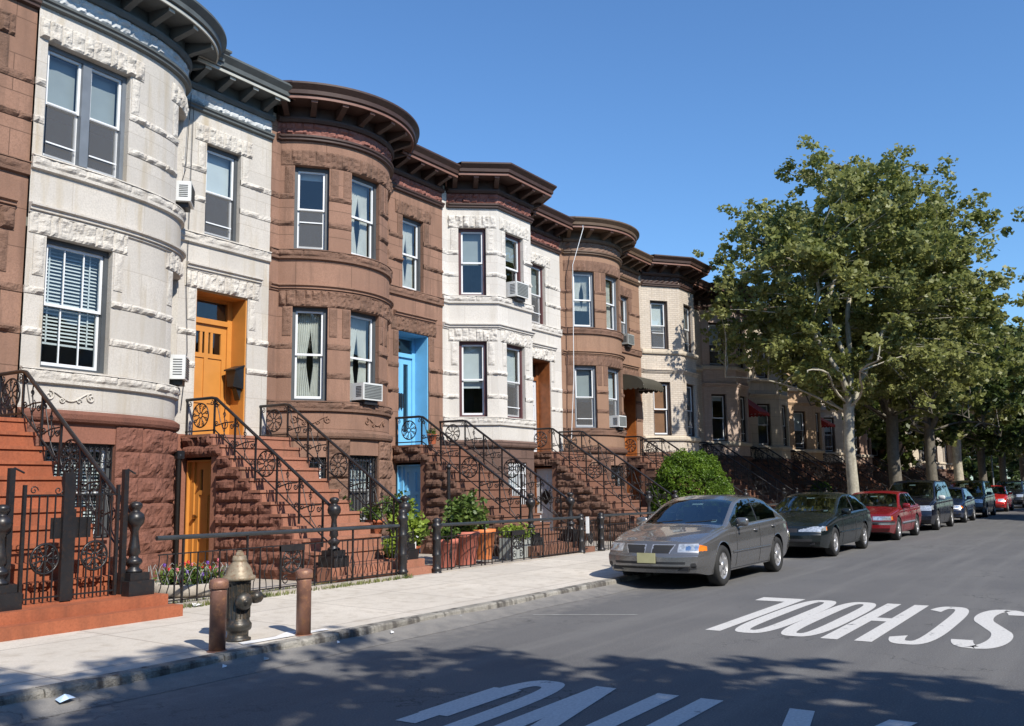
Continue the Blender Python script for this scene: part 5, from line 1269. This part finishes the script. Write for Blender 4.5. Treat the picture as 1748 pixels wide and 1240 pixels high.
def tree(x, y, h, rx, ry, zlow, label, seed, bark='bark', leaf='leaf', dens=1.0, tr=.27, fork=4.4, lsize=.2, per=40, cx=0, cy=0, name='street_tree', z0=.13, thin=.0):
    rr = random.Random(seed); t = thing(name, label, 'tree', (x, y, z0), 'street trees')
    mb = MB(); T0 = [(x, y, z0-.05), (x+.02, y, z0+.25), (x+.03, y+.02, 1.5), (x-.03, y+.05, 3.0), (x+.02, y, fork)]
    mb.tube(T0, [tr*1.35, tr*1.05, tr*.95, tr*.88, tr*.9], 14); top = Vector(T0[-1]); zc = (h+zlow)/2; rz = (h-zlow)/2
    mids = []; forks = rr.choice((4, 5))
    for k in range(forks):
        a = 2*math.pi*k/forks+rr.uniform(-.3, .3); d = rr.uniform(.3, .5)
        e = Vector((x+cx*.6+math.cos(a)*rx*d, y+cy*.6+math.sin(a)*ry*d, zc+rz*rr.uniform(-.25, .35))); pts = limb(mb, top-Vector((0, 0, .25)), e, tr*.6, tr*.22, .06, rr, 10); mids += pts[4:]
    lead = Vector((x+cx+rr.uniform(-.4, .4), y+cy, h-rz*.35)); mids += limb(mb, top, lead, tr*.55, tr*.14, .0, rr, 10)[4:]
    for k in range(4):
        a = rr.uniform(0, 6.28); e = Vector((x+math.cos(a)*rx*.7, y+math.sin(a)*ry*.7, zlow+rz*rr.uniform(.05, .35))); mids += limb(mb, Vector((x, y, fork-.15*k)), e, tr*.22, tr*.08, .1, rr, 8)[4:]
    cents = []; tips = []
    n = int(150*dens)
    for k in range(n):
        a = rr.uniform(0, 2*math.pi); cz = rr.uniform(-1, 1); q = rr.uniform(.72, 1.0) if rr.random() < .7 else rr.uniform(.35, .8)
        lump = 1+.15*nz(math.cos(a)*1.7+seed, math.sin(a)*1.7, cz*2.2)
        s = math.sqrt(1-cz*cz); prof = (1 if cz < .0 else (1-.22*cz))
        p = Vector((x+cx+math.cos(a)*s*rx*q*lump*prof, y+cy+math.sin(a)*s*ry*q*lump*prof, zc+cz*rz*q*(lump if cz > 0 else 1)))
        near = min(mids, key=lambda v: (v-p).length+max(0, v.z-p.z)*.8)
        tips.append((near, p))
    tw = MB()
    for near, p in tips:
        pts = limb(tw, near, p, .028, .008, .05, rr, 5)
        for j in range(2, 6): cents.append(pts[j]+Vector((rr.gauss(0, .22), rr.gauss(0, .22), rr.gauss(0, .18))))
        for j in range(2): cents.append(p+Vector((rr.gauss(0, .42), rr.gauss(0, .42), rr.gauss(0, .32))))
        if rr.random() < .25: cents.append(p+(p-Vector((x+cx, y+cy, zc))).normalized()*rr.uniform(.4, .75))
    tk = mb.build('trunk', M[bark], t); tw.build('branches', M[bark], t)
    rad = [rr.uniform(.2, .4) for _ in cents]
    leaves([tuple(c) for c in cents], rad, per, lsize, leaf, 'crown', t)
    return t
tree(33.9, 7.95, 14.0, 6.3, 6.0, 4.5, 'big sycamore with a pale mottled trunk standing clear in the sun by the red sedan', 3, per=37, dens=2.0, cx=2.1, cy=0, tr=.205, lsize=.17)
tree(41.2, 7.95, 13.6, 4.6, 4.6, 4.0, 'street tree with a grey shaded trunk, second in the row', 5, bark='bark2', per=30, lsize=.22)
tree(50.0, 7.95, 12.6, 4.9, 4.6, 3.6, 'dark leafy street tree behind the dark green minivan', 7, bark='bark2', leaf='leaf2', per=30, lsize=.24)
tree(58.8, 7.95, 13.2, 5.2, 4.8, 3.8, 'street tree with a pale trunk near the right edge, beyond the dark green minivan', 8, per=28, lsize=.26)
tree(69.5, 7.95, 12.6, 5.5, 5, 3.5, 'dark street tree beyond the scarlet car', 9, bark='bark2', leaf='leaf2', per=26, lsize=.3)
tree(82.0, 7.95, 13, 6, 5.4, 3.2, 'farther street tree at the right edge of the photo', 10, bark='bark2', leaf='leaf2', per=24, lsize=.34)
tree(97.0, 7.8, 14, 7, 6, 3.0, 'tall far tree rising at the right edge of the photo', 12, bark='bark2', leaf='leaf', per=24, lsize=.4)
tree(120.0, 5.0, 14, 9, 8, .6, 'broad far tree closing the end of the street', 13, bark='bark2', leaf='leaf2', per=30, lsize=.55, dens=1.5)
tree(150.0, 17.0, 15, 11, 9, .4, 'farthest dark tree beyond the end of the row of houses', 16, bark='bark2', leaf='leaf2', per=30, lsize=.7, dens=1.3)
for i_, (x_, h_) in enumerate(((47, 12), (60, 13), (74, 13.5), (90, 14))):
    tree(x_, -5.4, h_, 5, 4.6, 3.8, ['nearest', 'second', 'third', 'fourth'][i_]+' of the trees on the right-hand pavement, outside the photo, shading the parked vans', 31+i_, bark='bark2', leaf='leaf2', per=20, lsize=.36, dens=.9, z0=.12)
tree(66, 12.6, 10.0, 3.2, 2.0, 2.6, 'small dark yard tree far down the row of houses', 15, bark='bark2', leaf='leaf2', per=28, lsize=.28, dens=.5, tr=.14, fork=3)
# trees on the viewer's side of the street, behind the camera : they throw the shadow in the foreground
tree(-.2, -5.6, 10.8, 5.9, 4.6, 4.5, 'street tree on the near pavement whose shadow falls across the road', 21, per=32, dens=1.75, lsize=.2, z0=.12, cx=.3, cy=.55)
tree(-7.8, -5.2, 12.5, 4.8, 4.6, 4.6, 'street tree on the near pavement farther back from the corner', 22, per=30, dens=1.2, lsize=.22, z0=.12)
# ---- round clipped bushes
def bush(x, y, r, h, label, n, z0=.2, ls=.07):
    t = thing('clipped_bush', label, 'bush', (x, y, z0)); cs_ = []; b = MB()
    b.tube([(x, y, z0), (x, y, z0+h*.5)], .06, 8); b.build('stem', M['bark2'], t)
    for k in range(n):
        u = rng.random()*2*math.pi; v = rng.random()**.75; th = v*math.pi*.5
        q = 1+(.06 if rng.random() < .04 else 0)+.09*nz(math.cos(u)*3, math.sin(u)*3, th*3)
        R_ = q*(1 if rng.random() < .8 else .85); s = math.sin(th)**.8
        cs_.append((x+r*s*math.cos(u)*R_, y+r*s*math.sin(u)*R_, z0+h*(math.cos(th)**.85)*R_))
    for k in range(int(n*.35)):
        u = rng.random()*2*math.pi; zz = rng.random()*.35; cs_.append((x+r*(.98-.5*(.35-zz))*math.cos(u), y+r*(.98-.5*(.35-zz))*math.sin(u), z0+h*zz*.6))
    leaves(cs_, .07, 20, ls, 'hedge', 'foliage', t)
bush(28.0, 11.5, 1.36, 2.38, 'big bright green dome-shaped clipped bush behind the grey sedan', 5000, ls=.042)
bush(42.6, 11.4, .6, 1.45, 'small green clipped bush left of the pale tree trunk', 500, ls=.08)
# ---- pots and plants
def plant_mesh(x, y, z, spread, h, n, mat, name, parent, ls=.06, kind='bushy', seed=1):
    rr = random.Random(seed); st = MB(); cs_ = []
    for k in range(n):
        a = rr.uniform(0, 6.28); q = rr.random()**.5*spread; hh = h*rr.uniform(.45, 1)*(1-.35*q/spread)
        e = (x+math.cos(a)*q, y+math.sin(a)*q, z+hh); st.tube([(x+math.cos(a)*q*.3, y+math.sin(a)*q*.3, z), (x+math.cos(a)*q*.7, y+math.sin(a)*q*.7, z+hh*.6), e], .005, 4, False)
        for j in range(4 if kind == 'bushy' else 7):
            u = .35+.65*j/(3 if kind == 'bushy' else 6); cs_.append((x+math.cos(a)*q*u, y+math.sin(a)*q*u, z+hh*u))
    st.build('stems', M['bark2' if kind != 'bushy' else 'plant'], parent)
    leaves(cs_, spread*.22+.03, 9, ls, mat, name, parent)
def pot(x, y, z, r, h, mat, label, plant=None, rim=True, name='flower_pot', cat='flower pot', grp=None):
    t = thing(name, label, cat, (x, y, z), grp); b = MB()
    b.lathe([(r*.7, 0), (r*.72, .01), (r*.93, h*.82), (r, h*.83), (r*1.03, h*.99), (r*.97, h), (r*.9, h*.98), (r*.88, h*.9)], x, y, z, 24); b.build('pot', M[mat], t)
    b = MB(); b.lathe([(r*.9, h*.9), (r*.5, h*.93)], x, y, z, 18); b.build('soil', M['soil'], t)
    if plant: plant_mesh(x, y, z+h*.9, plant[0], plant[1], plant[2], plant[3], 'foliage', t, *(plant[4:]))
    return t
gp = 'pots in the front yards'
pot(14.05, 10.62, .2, .25, .52, 'pinkpot', 'big pinkish pot with a broad plant, leftmost of the three big pots behind the fence', (.3, .3, 14, 'plant', .09), grp=gp)
pot(14.72, 10.65, .2, .27, .62, 'pinkpot', 'biggest pink terracotta pot, middle of the three big pots behind the fence', (.42, 1.0, 26, 'plant', .10, 'tall'), grp=gp)
pot(15.3, 10.66, .26, .26, .58, 'orangepot', 'bright orange pot, rightmost of the three big pots behind the fence', (.2, .45, 8, 'plant', .07), grp=gp)
pot(13.55, 11.15, .2, .22, .35, 'terra', 'terracotta pot with tall lime green plant left of the three big pots', (.38, 1.05, 30, 'plant_y', .11), grp=gp)
pot(15.6, 11.5, .2, .2, .3, 'terra', 'pot with feathery green plant by the blue basement door stoop', (.35, 1.25, 24, 'plant', .08, 'tall'), grp=gp)
# table with two pots
t = thing('garden_table', 'low white table carrying two terracotta pots right of the clay coloured steps', 'table', (13.3, 11.6, .2)); b = MB()
b.box(13.0, 11.35, .72, 14.2, 11.95, .76); b.build('table_top', M['shade'], t)
for lx in (13.05, 14.12):
    for ly in (11.4, 11.87): b = MB(); b.box(lx, ly, .2, lx+.04, ly+.04, .72); b.build('leg', M['shade'], t)
pot(13.22, 11.62, .765, .17, .32, 'terra', 'terracotta pot with pink flowers, left one on the low white table', (.3, .42, 14, 'plant', .06), grp=gp)
pot(13.85, 11.62, .765, .19, .36, 'terra', 'terracotta pot with tall leafy plant, right one on the low white table', (.36, .6, 20, 'plant', .07), grp=gp)
pot(12.75, 10.75, .2, .16, .26, 'terra', 'small low terracotta pot just behind the ajar gate', (.25, .5, 16, 'plant_y', .08), grp=gp)
pot(13.1, 12.3, .2, .2, .36, 'pinkpot', 'pot with tall airy plant against the right side of the clay coloured steps', (.4, 1.15, 24, 'plant', .08, 'tall'), grp=gp)
pot(14.6, 11.9, .2, .2, .34, 'terra', 'pot with broad leaves in the shade below the round brownstone bay', (.4, .7, 22, 'plant', .1), grp=gp)
pot(17.25, 13.42, 2.66, .12, .24, 'terra', 'small terracotta pot with green plant on the landing before the blue doors', (.14, .14, 12, 'plant', .05), grp=gp)
t = thing('planter_box', 'green and white planter box with lime leaves behind the fence left of the brown steps', 'planter', (16.6, 10.6, .2)); b = MB(); b.box(16.1, 10.5, .2, 16.9, 10.8, .62); b.build('box', M['acgray'], t)
plant_mesh(16.5, 10.65, .6, .4, .3, 26, 'plant_y', 'foliage', t, .07)
def planter(x, y, r):
    t = thing('round_planter', 'low white round planter with red and purple flowers in front of the orange basement door', 'planter', (x, y, .2)); b = MB()
    b.lathe([(r*.92, 0), (r, .03), (r, .15), (r*.96, .17), (r*.9, .16), (r*.88, .11)], x, y, .2, 30); b.build('bowl', M['areaway'], t)
    b = MB(); b.lathe([(r*.88, .12), (.1, .13)], x, y, .2, 24); b.build('soil', M['soil'], t)
    plant_mesh(x, y, .31, r*.85, .3, 70, 'plant', 'foliage', t, .05)
    w_ = MB()
    for k in range(22):
        a0 = 2*math.pi*k/22; a1 = a0+.42; p = [(x+r*.97*math.cos(a0+(a1-a0)*q/6), y+r*.97*math.sin(a0+(a1-a0)*q/6), .36+.24*math.sin(math.pi*q/6)) for q in range(7)]; w_.tube(p, .004, 4, False)
    w_.build('wire_edging', M['acgray'], t)
    rr = random.Random(3)
    for col, nm, k in (('petal_red', 'red_flowers', 9), ('petal_purple', 'purple_flowers', 6), ('petal_pink', 'pink_flowers', 5)):
        f = MB()
        for q in range(k):
            a = rr.uniform(0, 6.28); s = rr.random()**.5*r*.8; fx, fy, fz = x+math.cos(a)*s, y+math.sin(a)*s, .31+rr.uniform(.08, .34)
            for pz in range(6):
                u = pz*1.047; f.mesh([(fx, fy, fz), (fx+.026*math.cos(u), fy+.01*math.sin(u)-.01, fz+.026*math.sin(u)), (fx+.03*math.cos(u+.5), fy-.014, fz+.03*math.sin(u+.5)), (fx+.026*math.cos(u+1), fy, fz+.026*math.sin(u+1))], [(0, 1, 2, 3)])
            f.tube([(fx, fy, .3), (fx, fy, fz)], .004, 4, False)
        f.build(nm, M[col], t)
planter(8.9, 11.3, .55)
# ---- air conditioners
def ac_unit(P, o, label, z, off=.0, w_=.52, h=.36, mat='acwhite', out=.34, group='window air conditioners'):
    T, W = frame_T(P, o[0], o[1], .1); u0 = (W-w_)/2+off; q = T(u0+w_/2, 0, z)
    t = thing('air_conditioner', label, 'air conditioner', q, group)
    b = MB(); b.box(u0, -out, z, u0+w_, .1, z+h, T=T); b.build('case', M[mat], t)
    b = MB(); b.box(u0+.03, -out-.006, z+.03, u0+w_-.03, -out, z+h-.03, T=T); g = b.build('grille', M['acgray'], t)
    b = MB()
    for k in range(9): zz = z+.05+(h-.1)*k/8; b.box(u0+.04, -out-.012, zz-.007, u0+w_-.04, -out-.006, zz+.007, T=T)
    b.build('louvres', M['acgrille'], t)
    b = MB()
    for k in range(7): zz = z+.08+(h-.16)*k/6; b.box(u0-.005, -out+.05, zz-.008, u0, -out+.2, zz+.008, T=T)
    b.build('side_vents', M['acgrille'], t)
    b = MB(); b.box(u0+.1, -out+.05, z-.09, u0+w_-.1, .05, z-.001, T=T); b.build('bracket', M['trim'] if 'trim' in M else M['black'], t)
ac_unit(P1, (be1-.98, be1-.3), 'white air conditioner in the upper window on the side of the grey limestone bay', 6.72)
ac_unit(P1, (be1-.98, be1-.3), 'white air conditioner beside the orange front door, low on the grey limestone bay', 3.56, h=.42)
ac_unit(P2, bw[1], 'white air conditioner in the ground floor window of the round brownstone bay', 3.5, w_=.6)
ac_unit(P3, pw[1], 'white air conditioner in the upper front window of the white angular bay', 6.66, w_=.6, h=.4)
ac_unit(P4, bw4[1], 'white air conditioner in the lower window of the tan round bay', 3.5, w_=.5)
ac_unit(P4, (gx(P4, 28.95), gx(P4, 29.75)), 'white air conditioner in the narrow upper window above the dark awning', 6.54, w_=.5, mat='acgray')
# ---- mailbox, awnings, poles
t = thing('mailbox', 'black mailbox hanging beside the orange front door', 'mailbox', (12.36, 14.36, 3.9)); b = MB()
b.mesh([(12.44, 14.33, 3.62), (12.44, 14.62, 3.62), (12.24, 14.4, 3.66), (12.24, 14.56, 3.66), (12.44, 14.33, 4.05), (12.44, 14.62, 4.05), (12.24, 14.33, 3.98), (12.24, 14.62, 3.98)], [(0, 1, 3, 2), (4, 6, 7, 5), (0, 2, 6, 4), (1, 5, 7, 3), (2, 3, 7, 6)]); b.build('box', M['black'], t)
b = MB(); b.mesh([(12.45, 14.31, 4.09), (12.45, 14.64, 4.09), (12.21, 14.31, 4.0), (12.21, 14.64, 4.0), (12.45, 14.31, 4.06), (12.45, 14.64, 4.06), (12.21, 14.31, 3.97), (12.21, 14.64, 3.97)], [(0, 2, 3, 1), (4, 5, 7, 6), (2, 6, 7, 3), (0, 4, 6, 2), (1, 3, 7, 5)]); b.build('lid', M['black'], t)
b = MB(); b.mesh([(12.42, 14.40, 3.4), (12.42, 14.55, 3.4), (12.34, 14.42, 3.63), (12.34, 14.54, 3.63), (12.43, 14.38, 3.63), (12.43, 14.57, 3.63)], [(0, 1, 3, 2), (0, 2, 4), (1, 5, 3), (2, 3, 5, 4)]); b.build('newspaper_holder', M['black'], t)
def awning(x0, x1, y, z, out, drop, mat, label, scal=True, barrel=True):
    t = thing('awning', label, 'awning', (x0, y, z)); b = MB(); n = 10
    A = [(y-out*math.sin(k/n*1.5708), z-drop*(1-math.cos(k/n*1.5708))) for k in range(n+1)] if barrel else [(y-out*k/n, z-drop*k/n) for k in range(n+1)]
    for k in range(n): b.quad((x0, A[k][0], A[k][1]), (x1, A[k][0], A[k][1]), (x1, A[k+1][0], A[k+1][1]), (x0, A[k+1][0], A[k+1][1]))
    for x in (x0, x1): b.poly([(x, p[0], p[1]) for p in A]+[(x, y, A[-1][1])])
    b.build('canopy', M[mat], t); v = MB(); ye, ze = A[-1]
    def val(f, L):
        q = int(L/.16)
        for k in range(q):
            for s in range(4):
                u0, u1 = (k+s/4)/q, (k+(s+1)/4)/q; d0, d1 = [.08+.06*math.sin(math.pi*w__) for w__ in (s/4, (s+1)/4)]
                a, c = f(u0), f(u1); v.quad((*a, ze), (*c, ze), (*c, ze-d1), (*a, ze-d0))
    val(lambda u: (x0+(x1-x0)*u, ye), x1-x0); val(lambda u: (x0, y-out*u), out); val(lambda u: (x1, y-out*u), out)
    v.build('scalloped_valance', M[mat], t); f = MB()
    for x in (x0+.02, x1-.02): f.tube([(x, y, ze), (x, ye, ze)], .012, 5)
    f.build('frame', M['sash'], t)
awning(28.65, 30.3, 14.28, 5.45, .95, .42, 'awn_dark', 'dark olive rounded awning with scalloped edge over the orange wooden doors')
awning(X5+2*5.75-1.75, X5+2*5.75-.25, 14.28, 5.6, 1.0, .75, 'awn_red', 'red sloping awning over a shaded door behind the leaves', barrel=False)
awning(X5+4*5.75-1.75, X5+4*5.75-.25, 14.28, 5.5, 1.0, .6, 'awn_red', 'faded red awning right of the orange tan bay', barrel=False)
def cable(pts, r, mat, label, name='hanging_cable'):
    b = MB(); b.tube(pts, r, 5); tag(b.build(name, M[mat]), label, 'cable')
cable([(25.03, 13.55, 9.96), (25.0, 13.5, 9.6), (25.0, 13.9, 8.5), (25.0, 13.95, 5), (25.02, 14.1, 3.0)], .013, 'sash', 'white cable hanging down the left side of the tan round bay')
cable([(10.9, 14.2, 9.1), (10.85, 14.22, 7.6), (10.5, 13.9, 7.1)], .007, 'black', 'thin black cable running down to the upper air conditioner of the grey limestone house')
cable([(11.0, 14.24, 9.0), (10.98, 14.26, 5.4), (11.05, 14.26, 4.2), (10.95, 14.26, 3.1)], .006, 'black', 'thin black cable running down the wall left of the orange front door')
b = MB(); b.lathe([(.05, 0), (.05, 2.0), (.065, 2.02), (.065, 2.08), (.02, 2.1)], 0, 0, 0, 10)
b.v = [(10.45+a, 13.62+c, .2+d) for a, c, d in b.v]; b.box(10.38, 13.56, 2.2, 10.52, 13.68, 2.34); tag(b.build('downpipe', M['black']), 'black downpipe on the red rough base left of the orange basement door', 'pipe')
b = MB(); b.tube([(14.93, 11.2, .2), (14.93, 11.2, 2.05)], .035, 8); b.lathe([(.05, 0), (.05, .06), (.01, .09)], 14.93, 11.2, 2.02, 8); tag(b.build('garden_pole', M['iron']), 'short black pole standing among the potted plants before the brown steps', 'pole')
b = MB(); b.lathe([(.07, 0), (.06, .4), (.05, 7.2)], 71.5, 7.6, .13, 10); tag(b.build('lamp_pole', M['acgray']), 'grey metal pole near the right edge of the photo', 'pole')
# ---- houses over the road, behind the viewer (seen in the panes and paint)
for i in range(14):
    x0 = -14+i*9.5; t = thing('opposite_house', f'{["red", "tan", "brown"][i % 3]} brick house across the street, only seen mirrored in window panes', 'house', (x0, -13.5, .1), 'houses across the street')
    Q = Path([(x0+9.45, -13.5), (x0, -13.5)]); b = MB(); ops = [(s, s+1.0, z, z+1.8) for s in (1.2, 4.2, 7.2) for z in (1.2, 4.2, 7.2)]; wall(b, Q, .1, 9.6, ops)
    mt = ['pinkbrick', 'tanbrick', 'brown'][i % 3]; b.box(x0, -22, .1, x0+9.45, -13.75, 9.55); b.build('wall', M[mt], t)
    b = MB(); sweep(b, Q, [(0, 9.4), (.4, 9.5), (.5, 9.9), (0, 9.95)]); b.build('cornice', M['corn_brown'], t)
    b = MB()
    for o in ops: T, W = frame_T(Q, o[0], o[1], .2); b.quad(T(0, 0, o[2]), T(W, 0, o[2]), T(W, 0, o[3]), T(0, 0, o[3]))
    b.build('window', M['shade_gray'], t)

b = MB(); b.box(18.47, 10.02, .62, 18.50, 10.09, .98, rz=.2); tag(b.build('paper_flyer', M['paper']), 'white rolled flyer stuck on the fence post left of the grey sedan', 'paper')
for k_, (x_, y_, r_) in enumerate(((5.9, 6.95, .03), (6.35, 6.9, .04), (8.2, 6.93, .03), (9.6, 7.0, .035), (7.4, 6.98, .025))):
    b = MB(); b.mesh([(x_-r_, y_, .05), (x_, y_-r_*.6, .055), (x_+r_, y_+r_*.3, .06), (x_, y_+r_, .075)], [(0, 1, 2, 3)]); tag(b.build('leaf_litter', M['acgray' if k_ % 2 else 'paper']), ['small grey scrap in the gutter left of the hydrant', 'tiny grey scrap in the gutter before the left bollard', 'tiny pale scrap in the gutter right of the bollards', 'pale scrap in the gutter farthest from the bollards', 'pale scrap in the gutter by the right bollard'][k_], 'litter')
